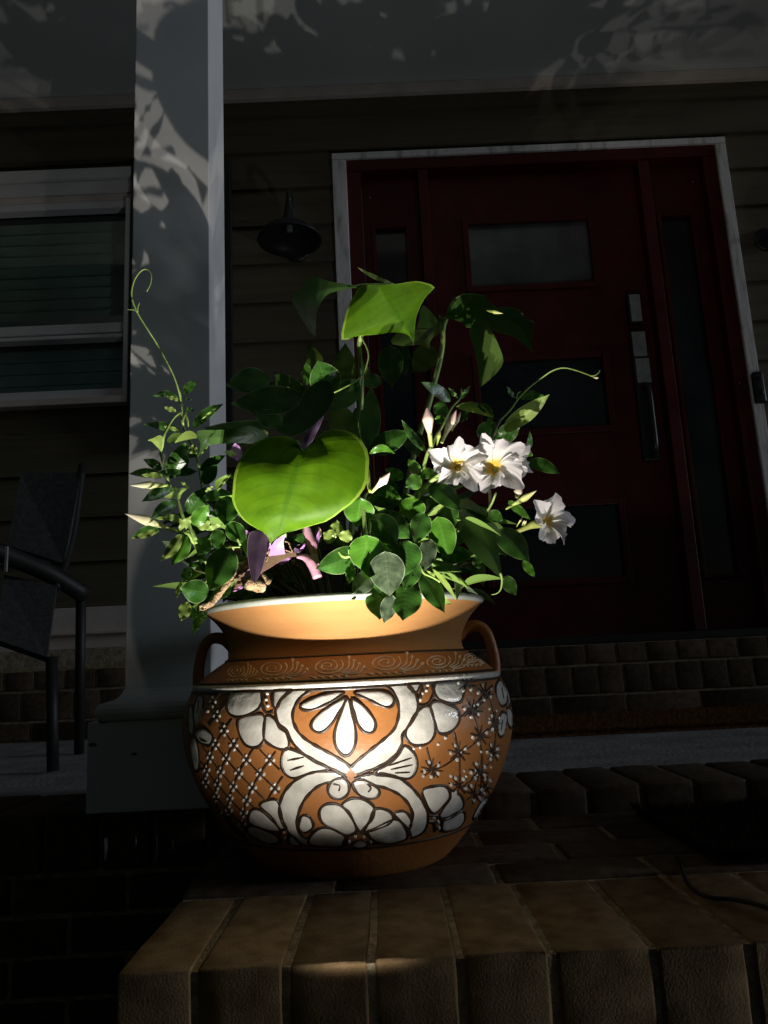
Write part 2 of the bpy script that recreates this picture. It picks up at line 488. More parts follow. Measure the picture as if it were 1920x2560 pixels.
# ---------------------------------------------------------------- bricks
def brick_mesh(name, sx, sy, sz, mat, bev=0.006, jit=0.0012, cuts=0, seed=0, seg=2):
    rg = random.Random(seed)
    bm = bmesh.new()
    add_box(bm, -sx/2, sx/2, -sy/2, sy/2, -sz/2, sz/2, bev, seg)
    if cuts:
        bmesh.ops.subdivide_edges(bm, edges=[e for e in bm.edges if e.calc_length() > 0.03], cuts=cuts, use_grid_fill=True)
    for v in bm.verts:
        v.co += Vector((rg.uniform(-1, 1), rg.uniform(-1, 1), rg.uniform(-1, 1)))*jit
    me = bpy.data.meshes.new(name)
    bm.to_mesh(me)
    bm.free()
    me.materials.append(mat)
    me.shade_smooth()
    return me
def put(name, me, parent, x, y, z, rz=0.0, rx=0.0):
    o = link(name, me, parent, Vector((x, y, z)))
    o.rotation_euler = (rx, 0, rz)
    return o

# brick landing (the pot stands on it)
land = thing('brick_landing', 'worn tan brick landing under the painted flower pot', 'landing', (0.4, 0.80, -0.62))
PX0, PX1, PY0, PY1 = -0.2735, 0.785, 0.803, 1.432
bm = bmesh.new()
add_box(bm, PX0+0.006, PX1, PY0+0.0022, PY1, -0.62, -0.0028)
core = bm_obj('mortar_bed', bm, M['mortar'], land)
# the front row: joints as measured, each brick a bit different
J = [PX0, -0.195, -0.107, -0.026, 0.059, 0.146, 0.244, 0.335, 0.424, 0.515, 0.605, 0.695, 0.785]
for i in range(len(J)-1):
    w = J[i+1]-J[i]-0.009
    me = brick_mesh('brick', w+0.001, 0.234, 0.09, M['brick'], 0.0032, 0.0008, 2, 100+i, 2)
    put('brick', me, land, (J[i]+J[i+1])/2, PY0+0.1165+random.uniform(-.001, .001), -0.045+random.uniform(-.0012, .0012), random.uniform(-.010, .010), random.uniform(-.004, .004))
vs, fs = tube_data([(PX0+0.006, PY0+0.006, -0.008), (PX0+0.018, PY0+0.0026, -0.022), (PX0+0.040, PY0+0.0026, -0.050), (PX0+0.062, PY0+0.003, -0.078)], [0.0022, 0.0034, 0.0032, 0.0024], 6)
mesh_obj('mitre_joint', vs, fs, M['mortar'], land)
# second course of the front face
me2 = [brick_mesh('brick', 0.19, 0.09, 0.056, M['brick'], 0.005, 0.001, 0, 160+i) for i in range(3)]
for r_ in range(3):
    for i in range(5):
        put('brick', me2[(i+r_) % 3], land, PX0+0.10+0.2*i+(0.1 if r_ % 2 else 0.0), PY0+0.048, -0.128-0.066*r_)
# rows of stretchers behind
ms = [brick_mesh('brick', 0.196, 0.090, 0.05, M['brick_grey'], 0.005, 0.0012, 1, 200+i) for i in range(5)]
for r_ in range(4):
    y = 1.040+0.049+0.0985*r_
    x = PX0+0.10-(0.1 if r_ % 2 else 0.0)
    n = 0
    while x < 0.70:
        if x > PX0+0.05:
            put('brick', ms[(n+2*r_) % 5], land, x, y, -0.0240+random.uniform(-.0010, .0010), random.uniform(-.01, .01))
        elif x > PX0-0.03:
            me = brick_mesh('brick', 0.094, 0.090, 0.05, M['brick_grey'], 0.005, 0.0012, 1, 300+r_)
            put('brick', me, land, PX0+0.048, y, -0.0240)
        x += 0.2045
        n += 1
# rowlock edge of the porch
pe = thing('porch_edge', 'row of bricks on edge along the front of the porch floor', 'brick edging', (0, 1.45, -0.62))
box('mortar_bed', -2.55, 2.55, 1.452, 1.663, -0.62, PORCH_Z-0.009, M['mortar'], pe)
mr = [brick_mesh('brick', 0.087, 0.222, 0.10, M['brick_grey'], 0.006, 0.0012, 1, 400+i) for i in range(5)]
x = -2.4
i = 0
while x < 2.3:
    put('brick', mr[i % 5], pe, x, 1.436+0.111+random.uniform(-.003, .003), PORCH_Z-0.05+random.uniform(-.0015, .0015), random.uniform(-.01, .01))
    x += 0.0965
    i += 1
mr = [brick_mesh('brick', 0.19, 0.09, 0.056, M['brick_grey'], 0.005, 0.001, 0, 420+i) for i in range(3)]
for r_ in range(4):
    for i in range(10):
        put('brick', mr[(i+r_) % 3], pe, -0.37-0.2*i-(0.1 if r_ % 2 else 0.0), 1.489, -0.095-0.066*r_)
# white paint drips below the column base
for k_, (xx, h) in enumerate(((265, 46), (340, 20), (392, 55), (432, 40))):
    p0 = at(xx, 2034, 1.434)
    w = (0.0035, 0.001, 0.0012, 0.001)[k_]
    vs, fs = tube_data([(p0.x, 1.4345, -0.001), (p0.x+.001, 1.434, -0.001-h*0.0004), (p0.x, 1.4345, -0.001-h*0.0008)], [w, w*0.8, w*0.5], 6)
    mesh_obj('paint_drip', vs, fs, M['white_paint'], pe)

# ---------------------------------------------------------------- house wall
hw = thing('house_wall', 'olive brown lap siding wall of the house over a brick foundation', 'wall', (0, WALL_Y, 0.045))
box('sheathing', -2.6, -2.21, WALL_Y+0.02, WALL_Y+0.10, THR_Z, CEIL_Z-0.003, M['siding'], hw)
box('sheathing', -2.207, -1.04, WALL_Y+0.02, WALL_Y+0.10, THR_Z, 1.40, M['siding'], hw)
box('sheathing', -2.207, -1.04, WALL_Y+0.02, WALL_Y+0.10, 2.46, CEIL_Z-0.003, M['siding'], hw)
box('sheathing', -1.037, -0.10, WALL_Y+0.02, WALL_Y+0.10, THR_Z, CEIL_Z-0.003, M['siding'], hw)
box('sheathing', -0.097, 1.60, WALL_Y+0.02, WALL_Y+0.10, 2.50, CEIL_Z-0.003, M['siding'], hw)
box('sheathing', 1.603, 2.6, WALL_Y+0.02, WALL_Y+0.10, THR_Z, CEIL_Z-0.003, M['siding'], hw)
def plank(x0, x1, z0, z1):
    b_ = 0.006
    vs = [(x0, WALL_Y-b_-0.006, z0), (x1, WALL_Y-b_-0.006, z0), (x1, WALL_Y+0.004, z1), (x0, WALL_Y+0.004, z1),
          (x0, WALL_Y+0.015, z0), (x1, WALL_Y+0.015, z0), (x1, WALL_Y+0.015, z1), (x0, WALL_Y+0.015, z1)]
    fs = [(0, 1, 2, 3), (4, 7, 6, 5), (0, 4, 5, 1), (3, 2, 6, 7), (0, 3, 7, 4), (1, 5, 6, 2)]
    mesh_obj('plank', vs, fs, M['siding'], hw, smooth=False)
z = 0.552
while z < 2.80:
    z1 = min(z+0.182, 2.822)
    spans = [(-2.55, 2.55)]
    for ox0, ox1, oz0, oz1 in ((-2.225, -1.012, 1.372, 2.498), (-0.131, 1.630, 0.30, 2.514)):
        if z1 > oz0+0.02 and z < oz1-0.02:
            ns = []
            for a, b_ in spans:
                if ox0 > a: ns.append((a, min(b_, ox0)))
                if ox1 < b_: ns.append((max(a, ox1), b_))
            spans = [q for q in ns if q[1]-q[0] > 0.01]
    for a, b_ in spans: plank(a, b_, z, z1)
    z += 0.182
box('skirt_board', -2.55, -0.137, WALL_Y-0.030, WALL_Y+0.018, 0.385, 0.548, M['trim_paint'], hw, 0.003)
box('drip_cap', -2.55, -0.137, WALL_Y-0.050, WALL_Y+0.018, 0.440, 0.452, M['trim_paint'], hw, 0.002)
box('skirt_board', 1.637, 2.55, WALL_Y-0.030, WALL_Y+0.018, 0.385, 0.548, M['trim_paint'], hw, 0.003)
box('crown_board', -2.55, 2.55, WALL_Y-0.022, WALL_Y+0.016, 2.822, CEIL_Z-0.002, M['trim_paint'], hw, 0.003)
# brick foundation courses
box('mortar_bed', -2.55, 2.55, WALL_Y-0.07, WALL_Y+0.10, PORCH_Z-0.1, THR_Z-0.004, M['mortar'], hw)
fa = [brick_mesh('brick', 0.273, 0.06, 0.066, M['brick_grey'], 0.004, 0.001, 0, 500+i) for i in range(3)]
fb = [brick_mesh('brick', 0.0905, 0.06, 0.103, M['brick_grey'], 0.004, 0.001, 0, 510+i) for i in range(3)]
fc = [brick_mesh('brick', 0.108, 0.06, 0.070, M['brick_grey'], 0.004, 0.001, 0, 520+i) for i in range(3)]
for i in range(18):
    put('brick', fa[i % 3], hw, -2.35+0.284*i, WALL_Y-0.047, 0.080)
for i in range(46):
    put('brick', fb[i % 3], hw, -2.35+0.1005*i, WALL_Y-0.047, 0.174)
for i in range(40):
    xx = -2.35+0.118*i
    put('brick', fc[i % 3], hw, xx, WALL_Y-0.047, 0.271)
box('mortar_ledge', -2.5, -0.15, WALL_Y-0.065, WALL_Y+0.019, 0.3115, 0.384, M['mortar'], hw)

# ---------------------------------------------------------------- entry door
dr = thing('entry_door', 'dark red front door with three glass panes and two sidelights', 'door', (0.76, 3.08, THR_Z))
yc = WALL_Y-0.030
box('casing', -0.133, -0.0705, yc, WALL_Y+0.03, THR_Z, 2.4855, M['worn_paint'], dr, 0.003)
box('casing', 1.5865, 1.632, yc, WALL_Y+0.03, THR_Z, 2.4855, M['worn_paint'], dr, 0.003)
box('head_casing', -0.133, 1.632, yc-0.002, WALL_Y+0.03, 2.488, 2.518, M['worn_paint'], dr, 0.003)
yj = yc+0.010
box('jamb', -0.069, -0.008, yj, WALL_Y+0.12, THR_Z+0.03, 2.43, M['red_paint'], dr, 0.003)
box('jamb', 1.525, 1.585, yj, WALL_Y+0.12, THR_Z+0.03, 2.43, M['red_paint'], dr, 0.003)
box('head_jamb', -0.069, 1.585, yj-0.002, WALL_Y+0.12, 2.432, 2.486, M['red_paint'], dr, 0.003)
box('mullion', 0.247, 0.289, yj+0.004, WALL_Y+0.12, THR_Z+0.03, 2.43, M['red_paint'], dr, 0.003)
box('mullion', 1.233, 1.282, yj+0.004, WALL_Y+0.12, THR_Z+0.03, 2.43, M['red_paint'], dr, 0.003)
box('threshold', -0.10, 1.61, WALL_Y-0.068, WALL_Y+0.13, THR_Z-0.0035, THR_Z+0.028, M['black_metal'], dr, 0.004)
def framed(name, parent, x0, x1, z0, z1, y, panes, mat, glass, d=0.045, mold=0.022):
    """a panelled leaf: rails and stiles round openings, each opening with a raised moulding and a pane"""
    bm = bmesh.new()
    px0, px1 = panes[0][0], panes[0][1]
    add_box(bm, x0, px0, y, y+d, z0, z1)
    add_box(bm, px1, x1, y, y+d, z0, z1)
    zs = sorted([(p[2], p[3]) for p in panes])
    zb = z0
    for a, b_ in zs:
        add_box(bm, px0, px1, y+0.0005, y+d, zb, a)
        zb = b_
    add_box(bm, px0, px1, y+0.0005, y+d, zb, z1)
    leaf = bm_obj(name, bm, mat, parent)
    for (a0, a1, b0, b1) in panes:
        bm = bmesh.new()
        o = mold
        add_box(bm, a0-o, a0+0.006, y-0.010, y+0.012, b0-o, b1+o, 0.004)
        add_box(bm, a1-0.006, a1+o, y-0.010, y+0.012, b0-o, b1+o, 0.004)
        add_box(bm, a0+0.006, a1-0.006, y-0.009, y+0.012, b0-o, b0+0.006, 0.004)
        add_box(bm, a0+0.006, a1-0.006, y-0.009, y+0.012, b1-0.006, b1+o, 0.004)
        bm_obj('pane_moulding', bm, mat, leaf)
        box('pane', a0+0.001, a1-0.001, y+0.018, y+0.026, b0+0.001, b1-0.001, glass if b0 > 1.8 else M['pane_shaded'], leaf)  # top pane paler, the rest darker: light and shade put into the colour
    return leaf
yl = WALL_Y+0.035
door_leaf = framed('door_leaf', dr, 0.292, 1.230, THR_Z+0.03, 2.427, yl, [(0.455, 1.003, 0.571, 0.881), (0.455, 1.003, 1.212, 1.530), (0.455, 1.003, 1.872, 2.182)], M['red_paint'], M['pane_lit'])
framed('sidelight', dr, -0.006, 0.245, THR_Z+0.03, 2.427, yl-0.006, [(0.041, 0.186, 0.560, 2.178)], M['red_paint'], M['pane_lit'], mold=0.012)
framed('sidelight', dr, 1.284, 1.523, THR_Z+0.03, 2.427, yl-0.006, [(1.318, 1.462, 0.560, 2.178)], M['red_paint'], M['pane_lit'], mold=0.012)
# lockset: keypad plate, thumb plate, long black pull
bm = bmesh.new(); add_box(bm, 1.125, 1.185, yl-0.030, yl-0.0005, 1.66, 1.80, 0.008)
kp = bm_obj('keypad_lock', bm, M['black_metal'], door_leaf)
box('lock_face', 1.132, 1.178, yl-0.036, yl-0.0305, 1.668, 1.792, M['nickel'], kp, 0.002)
bm = bmesh.new(); add_box(bm, 1.120, 1.190, yl-0.024, yl-0.0005, 1.05, 1.63, 0.008)
hp = bm_obj('handle_plate', bm, M['black_metal'], door_leaf)
box('plate_face', 1.126, 1.184, yl-0.030, yl-0.0245, 1.51, 1.622, M['nickel'], hp, 0.002)
box('plate_face', 1.128, 1.188, yl-0.031, yl-0.0245, 1.39, 1.50, M['nickel'], hp, 0.002)
tube('pull_handle', [(1.155, yl-0.02, 1.37), (1.155, yl-0.07, 1.35), (1.155, yl-0.075, 1.2), (1.155, yl-0.07, 1.09), (1.155, yl-0.02, 1.07)], 0.012, M['black_metal'], door_leaf, 10, 16)
for (sx, sz) in ((0.03, 2.33), (1.49, 2.34), (1.545, 1.36)):
    vs, fs = lathe([(0.0001, 0.0), (0.004, 0.0), (0.003, 0.003), (0.0001, 0.004)], 0, 0, 10)
    vs = [(sx+v[0], yj-0.0025-v[2], sz+v[1]) if sx > 1.53 else (sx+v[0], yl-0.0065-v[2], sz+v[1]) for v in vs]
    mesh_obj('screw_cap', vs, fs, M['nickel'], dr)

# doorbell on the casing
db = thing('doorbell', 'small black doorbell button unit on the worn white casing', 'doorbell', (1.615, yc-0.01, 1.26))
bm = bmesh.new(); add_box(bm, 1.588, 1.634, yc-0.030, yc-0.0025, 1.258, 1.395, 0.012, 3)
bm_obj('housing', bm, M['black_metal'], db, True)
for zz, rr in ((1.300, 0.010), (1.362, 0.008)):
    vs, fs = lathe([(rr, 0.0), (rr*0.9, 0.004), (rr*0.5, 0.006), (0.0001, 0.0065)], 0, 0, 16)
    mesh_obj('button' if zz < 1.33 else 'lens', [(1.611+v[0], yc-0.0305-v[2], zz+v[1]) for v in vs], fs, M['dark_glass'], db)

# ---------------------------------------------------------------- window with blinds
wd = thing('window', 'grey double hung window with lowered blinds beside the column', 'window', (-1.62, 3.08, 1.38))
WX0, WX1 = -2.205, -1.031
box('head_casing', WX0-0.02, WX1+0.004, WALL_Y-0.030, WALL_Y+0.02, 2.449, 2.499, M['white_paint'], wd, 0.003)
box('head_board', WX0, WX1, WALL_Y-0.012, WALL_Y+0.03, 2.385, 2.4475, M['white_paint'], wd, 0.002)
box('head_track', WX0, WX1, WALL_Y-0.004, WALL_Y+0.04, 2.348, 2.3835, M['trim_paint'], wd, 0.003)
box('top_rail', WX0, WX1-0.002, WALL_Y-0.010, WALL_Y+0.04, 2.312, 2.346, M['white_paint'], wd, 0.003)
box('side_casing', WX1-0.020, WX1+0.003, WALL_Y-0.026, WALL_Y+0.05, 1.428, 2.346, M['white_paint'], wd, 0.003)
box('side_casing', WX0-0.003, WX0+0.020, WALL_Y-0.026, WALL_Y+0.05, 1.428, 2.346, M['white_paint'], wd, 0.003)
box('meeting_rail', WX0+0.021, WX1-0.021, WALL_Y-0.004, WALL_Y+0.045, 1.725, 1.768, M['white_paint'], wd, 0.003)
box('lower_rail', WX0+0.021, WX1-0.021, WALL_Y-0.012, WALL_Y+0.045, 1.698, 1.714, M['white_paint'], wd, 0.003)
box('bottom_rail', WX0+0.003, WX1-0.003, WALL_Y-0.020, WALL_Y+0.045, 1.428, 1.463, M['white_paint'], wd, 0.003)
box('sill', WX0-0.02, WX1+0.004, WALL_Y-0.034, WALL_Y+0.02, 1.396, 1.4265, M['trim_paint'], wd, 0.003)
for i in range(10):
    zz = 2.295-0.0535*i
    vs = [(WX0+0.03, WALL_Y+0.070, zz), (WX1-0.025, WALL_Y+0.070, zz), (WX1-0.025, WALL_Y+0.094, zz-0.0460), (WX0+0.03, WALL_Y+0.094, zz-0.0460),
          (WX0+0.03, WALL_Y+0.073, zz+.001), (WX1-0.025, WALL_Y+0.073, zz+.001), (WX1-0.025, WALL_Y+0.097, zz-0.0450), (WX0+0.03, WALL_Y+0.097, zz-0.0450)]
    fs = [(0, 3, 2, 1), (4, 5, 6, 7), (0, 1, 5, 4), (2, 3, 7, 6), (0, 4, 7, 3), (1, 2, 6, 5)]
    mesh_obj('blind_slat', vs, fs, M['blind'], wd, False)
for i in range(4):
    zz = 1.690-0.055*i
    box('blind_slat', WX0+0.03, WX1-0.025, WALL_Y+0.085, WALL_Y+0.088, zz-0.050, zz, M['blind'], wd)
gm, gnt, gp = newmat('window_glass')
_tr = N(gnt, 'ShaderNodeBsdfTransparent'); _tr.inputs[0].default_value = (0.80, 0.88, 0.85, 1)
_gl = N(gnt, 'ShaderNodeBsdfGlossy'); _gl.inputs['Roughness'].default_value = 0.04
_mx = N(gnt, 'ShaderNodeMixShader'); _mx.inputs[0].default_value = 0.10
gnt.links.new(_tr.outputs[0], _mx.inputs[1]); gnt.links.new(_gl.outputs[0], _mx.inputs[2])
gnt.links.new(_mx.outputs[0], gnt.nodes['Material Output'].inputs['Surface'])
box('pane', WX0+0.022, WX1-0.022, WALL_Y+0.046, WALL_Y+0.050, 1.770, 2.310, gm, wd)
box('pane', WX0+0.022, WX1-0.022, WALL_Y+0.052, WALL_Y+0.056, 1.465, 1.696, gm, wd)
box('window_backing', WX0-0.001, WX1-0.010, WALL_Y+0.105, WALL_Y+0.115, 1.402, 2.458, M['rubber'], wd)

# black shutter behind the column
sh = thing('shutter', 'black louvred shutter edge standing behind the white column', 'shutter', (-0.80, 3.08, 1.2))
box('stile', -0.625, -0.583, WALL_Y-0.040, WALL_Y-0.010, 1.20, 2.509, M['black_metal'], sh, 0.006)
box('stile', -1.022, -0.98, WALL_Y-0.040, WALL_Y-0.010, 1.20, 2.509, M['black_metal'], sh, 0.006)
for (a, b_) in ((1.20, 1.27), (1.83, 1.88), (2.44, 2.505)):
    box('rail', -0.979, -0.626, WALL_Y-0.038, WALL_Y-0.011, a, b_, M['black_metal'], sh, 0.004)
for i in range(28):
    zz = 1.29+0.0405*i
    if 1.80 < zz < 1.90: continue
    bm = bmesh.new(); add_box(bm, -0.979, -0.626, -0.016, 0.016, -0.004, 0.004)
    bmesh.ops.rotate(bm, verts=bm.verts, cent=(0, 0, 0), matrix=Matrix.Rotation(R(-45), 3, 'X'))
    bmesh.ops.translate(bm, verts=bm.verts, vec=(0, WALL_Y-0.025, zz))
    bm_obj('louvre', bm, M['black_metal'], sh)

# ---------------------------------------------------------------- porch column
cx0, cx1, cy0 = -0.481, -0.322, 1.452
cy1 = cy0+0.157
ccx, ccy = (cx0+cx1)/2, (cy0+cy1)/2
co = thing('porch_column', 'square white painted porch column with moulded base beside the pot', 'column', (ccx, ccy, PORCH_Z))
box('shaft', cx0, cx1, cy0, cy1, 0.245, 2.568, M['white_paint'], co, 0.002)
def sqring(name, prof, mat):
    vs, fs = [], []
    for o, z_ in prof:
        for sx, sy in ((-1, -1), (1, -1), (1, 1), (-1, 1)):
            vs.append((ccx+sx*(0.0795+o), ccy+sy*(0.0785+o), z_))
    n = len(prof)
    for i in range(n-1):
        for j in range(4):
            fs.append((i*4+j, i*4+(j+1) % 4, (i+1)*4+(j+1) % 4, (i+1)*4+j))
    fs.append((0, 3, 2, 1)); fs.append(tuple((n-1)*4+j for j in range(4)))
    return mesh_obj(name, vs, fs, mat, co, False)
sqring('base_moulding', [(0.031, 0.1985), (0.036, 0.204), (0.040, 0.212), (0.040, 0.220), (0.036, 0.228), (0.024, 0.2315), (0.014, 0.234), (0.008, 0.239), (0.003, 0.246), (0.0012, 0.252)], M['white_paint'])
box('plinth', ccx-0.1375, ccx+0.1375, 1.428, ccy+0.1375, 0.041, 0.1975, M['white_paint'], co, 0.003)
for (xx, yy, s_) in ((335, 1885, 0.003), (232, 1862, 0.004), (258, 1803, 0.005)):
    p0 = at(xx, yy, 1.4275)
    vs, fs = lathe([(0.0001, 0.0), (s_, 0.0004), (s_*1.2, 0.0008)], 0, 0, 7)
    mesh_obj('paint_chip', [(p0.x+v[0]*1.6, 1.4272+0.0006-v[2], p0.z+v[1]*0.7) for v in vs], fs, M['stem_brown'], co)

# ---------------------------------------------------------------- wall lanterns
def sconce(x, z_, label):
    t = thing('wall_sconce', label, 'wall lamp', (x, WALL_Y-0.012, z_+0.1), 'gooseneck lamps flanking the door')
    cy = WALL_Y-0.30
    vs, fs = lathe([(0.0135, 0.150), (0.016, 0.125), (0.022, 0.09), (0.030, 0.062), (0.034, 0.052), (0.05, 0.045), (0.085, 0.028), (0.112, 0.008), (0.126, -0.018), (0.129, -0.020), (0.126, -0.022), (0.110, 0.004), (0.083, 0.023), (0.05, 0.039), (0.03, 0.043), (0.0001, 0.044)], x, cy, 40)
    mesh_obj('shade', [(v[0], v[1], v[2]+z_) for v in vs], fs, M['black_metal'], t)
    tube('gooseneck', [(x, cy, z_+0.145), (x, cy+0.005, z_+0.19), (x, cy+0.06, z_+0.235), (x, cy+0.14, z_+0.22), (x, cy+0.22, z_+0.13), (x, WALL_Y-0.02, z_+0.10)], 0.010, M['black_metal'], t, 10, 24)
    vs, fs = lathe([(0.0001, 0.0), (0.055, 0.0), (0.055, 0.006), (0.045, 0.012), (0.0001, 0.016)], 0, 0, 28)
    mesh_obj('wall_plate', [(x+v[0], WALL_Y-0.012-v[2], z_+0.10+v[1]) for v in vs], fs, M['black_metal'], t)
    vs, fs = lathe([(0.013, 0.042), (0.0135, 0.022), (0.012, 0.018), (0.0001, 0.017)], x, cy, 16)
    mesh_obj('socket', [(v[0], v[1], v[2]+z_) for v in vs], fs, M['nickel'], t)
    vs, fs = lathe([(0.010, 0.022), (0.012, 0.014), (0.016, 0.002), (0.017, -0.008), (0.013, -0.018), (0.006, -0.022), (0.0001, -0.023)], x, cy, 20)
    mesh_obj('bulb', [(v[0], v[1], v[2]+z_) for v in vs], fs, gm, t)
p0 = at(724, 590, WALL_Y-0.30)
sconce(p0.x, p0.z, 'black gooseneck lamp on the siding between column and door')
p0 = at(2012, 560, WALL_Y-0.30)
sconce(p0.x, p0.z, 'black gooseneck lamp on the siding beyond the doorbell')

# ---------------------------------------------------------------- doormats, cable
def fuzz_mat(name, label, x0, x1, y0, y1, z0, h, mat, n, seed):
    rg = random.Random(seed)
    t = thing(name, label, 'doormat', ((x0+x1)/2, (y0+y1)/2, z0))
    box('backing', x0, x1, y0, y1, z0, z0+h*0.5, mat, t)
    vs, fs = [], []
    for i in range(n):
        x = rg.uniform(x0-0.002, x1+0.002); y = rg.uniform(y0-0.002, y1+0.002)
        if rg.random() < 0.25: y = y0+rg.uniform(-.004, .004)
        elif rg.random() < 0.2: x = x0+rg.uniform(-.004, .004)
        a = rg.uniform(0, 2*PI); l = h*rg.uniform(0.5, 1.1)
        dx, dy = rg.uniform(-.5, .5)*h, rg.uniform(-.5, .5)*h
        k_ = len(vs)
        w = 0.0011
        vs += [(x-w*math.cos(a), y-w*math.sin(a), z0+h*0.45), (x+w*math.cos(a), y+w*math.sin(a), z0+h*0.45), (x+dx, y+dy, z0+h*0.45+l*0.7)]
        fs.append((k_, k_+1, k_+2))
    o = mesh_obj('pile', vs, fs, mat, t, False)
    o['kind'] = 'stuff'
    return t
fuzz_mat('doormat', 'brown coir doormat on the porch floor below the door', 0.12, 2.2, 2.31, 2.98, PORCH_Z-0.003, 0.022, M['coir'], 14000, 3)
fuzz_mat('doormat', 'dark brown shaggy mat lying on the brick landing', 0.42, 0.775, 1.062, 1.40, 0.0005, 0.020, M['coir_dark'], 16000, 4)
wp = [at(x_, y_, 1).copy() for x_, y_ in ()]
def onz(x_, y_, z_):
    d = ray(x_, y_)
    return CAM + d*((z_-CAM.z)/d.z)
cab = [onz(*q, 0.004) for q in ((1690, 2140), (1703, 2165), (1707, 2180), (1722, 2212), (1752, 2236), (1790, 2246), (1830, 2248), (1870, 2256), (1908, 2266), (1990, 2300))]
o = tube('cable', cab, 0.0026, M['rubber'], None, 8, 40)
tag(o, 'thin black cable trailing over the bricks from the dark mat', 'cable')

# ---------------------------------------------------------------- sling chair in the dark at the left
ch = thing('porch_chair', 'dark framed chair with pale grey panels below the window', 'chair', (-1.20, 2.35, PORCH_Z))
def panel(name, q, Y0, Y1, mat, th=0.02):
    a = [at(*px('S', x_, y_), Y0 if i < 2 else Y1) for i, (x_, y_) in enumerate(q)]
    n = (a[1]-a[0]).cross(a[3]-a[0]).normalized()
    if n.y > 0: n = -n
    vs = a+[p_-n*th for p_ in a]
    fs = [(0, 1, 2, 3), (4, 7, 6, 5), (0, 4, 5, 1), (1, 5, 6, 2), (2, 6, 7, 3), (3, 7, 4, 0)]
    return mesh_obj(name, vs, fs, mat, ch, False)
def r8(x_, y_): return (x_/1.627, 1200+y_/1.627)
panel('back_panel', [r8(85, -30), r8(330, -30), r8(260, 340), r8(30, 265)], 2.45, 2.32, M['grey_fabric'])
panel('seat_panel', [r8(15, 385), r8(230, 430), r8(190, 720), r8(-10, 650)], 2.24, 2.05, M['grey_fabric'])
ar = [at(*r8(-60, 270), 2.15), at(*r8(60, 320), 2.2), at(*r8(200, 380), 2.26), at(*r8(345, 468), 2.34)]
tube('armrest', ar, 0.028, M['rubber'], ch, 10, 12)
zf = PORCH_Z
tube('leg', [at(*r8(210, 720), 2.07), (at(*r8(225, 900), 2.05).x, 2.05, zf)], 0.016, M['rubber'], ch, 8)
tube('leg', [at(*r8(-30, 650), 2.07), (at(*r8(-40, 900), 2.05).x, 2.05, zf)], 0.016, M['rubber'], ch, 8)
tube('leg', [at(*r8(330, 440), 2.36), (at(*r8(330, 800), 2.5).x, 2.5, zf)], 0.016, M['rubber'], ch, 8)
tube('back_post', [at(*r8(335, -60), 2.47), at(*r8(300, 200), 2.40), at(*r8(262, 350), 2.33), at(*r8(225, 440), 2.26)], 0.014, M['rubber'], ch, 8, 12)
p0 = at(*r8(27, 300), 2.12)
box('bracket', p0.x-0.003, p0.x+0.003, p0.y-0.004, p0.y+0.004, p0.z-0.05, p0.z+0.02, M['nickel'], ch)

# ---------------------------------------------------------------- garden spotlights (the light of the picture)
def spotlight(label, pos, aim, n, gap, energy, col, *cones, group='spotlights along the front of the house'):
    pos = Vector(pos)
    d = (Vector(aim)-pos).normalized()
    t = thing('garden_spotlight', label, 'spotlight', (pos.x, pos.y-0.03, -0.65), group)
    side = d.cross(Vector((0, 0, 1))).normalized()
    upv = side.cross(d).normalized()
    rot = Matrix((side, upv, -d)).transposed()
    bm = bmesh.new()
    add_box(bm, -0.062, 0.062, -0.034, 0.034, 0.004, 0.040, 0.006)
    for v in bm.verts: v.co = rot @ v.co + pos
    hs = bm_obj('housing', bm, M['black_metal'], t)
    b0 = pos - d*0.035
    tube('stake', [b0, b0+Vector((0, -0.01, -0.06)), Vector((b0.x, b0.y-0.012, -0.70))], [0.008, 0.008, 0.005], M['black_metal'], t, 8)
    for i in range(n):
        c = pos + side*((i-(n-1)/2)*gap)
        vs, fs = lathe([(0.0001, 0.0), (0.005, 0.0), (0.006, -0.002)], 0, 0, 12)
        mesh_obj('led', [rot @ Vector((v[0], v[1], v[2])) + c for v in vs], fs, led_mat, hs)
        for ang, e, bl in cones:
            l = bpy.data.lights.new('led_beam', 'SPOT')
            l.energy = energy*e/n
            l.color = col
            l.spot_size = R(ang)
            l.spot_blend = bl
            l.shadow_soft_size = (0.010 if ang > 100 else 0.002) if n > 1 else 0.045
            o = bpy.data.objects.new('led_beam', l)
            C.objects.link(o)
            o.parent = t
            o.location = c + d*0.004 - WLOC[t]
            o.rotation_euler = rot.to_euler()
spotlight('black garden spotlight on a stake in front of the brick landing', (-0.040, 0.705, -0.034), (-0.040, 0.705+0.31, -0.034+0.95), 2, 0.030, 1.0, (1.0, 0.93, 0.82), (118, 5.2, 0.45), (88, 16.0, 0.6), (66, 52.0, 1.0))
spotlight('black garden spotlight standing in the lawn beside the steps', (1.20, 0.60, -0.36), (-0.1, 2.3, 1.4), 1, 0.024, 1.0, (0.88, 0.94, 1.0), (120, 20.0, 1.0))

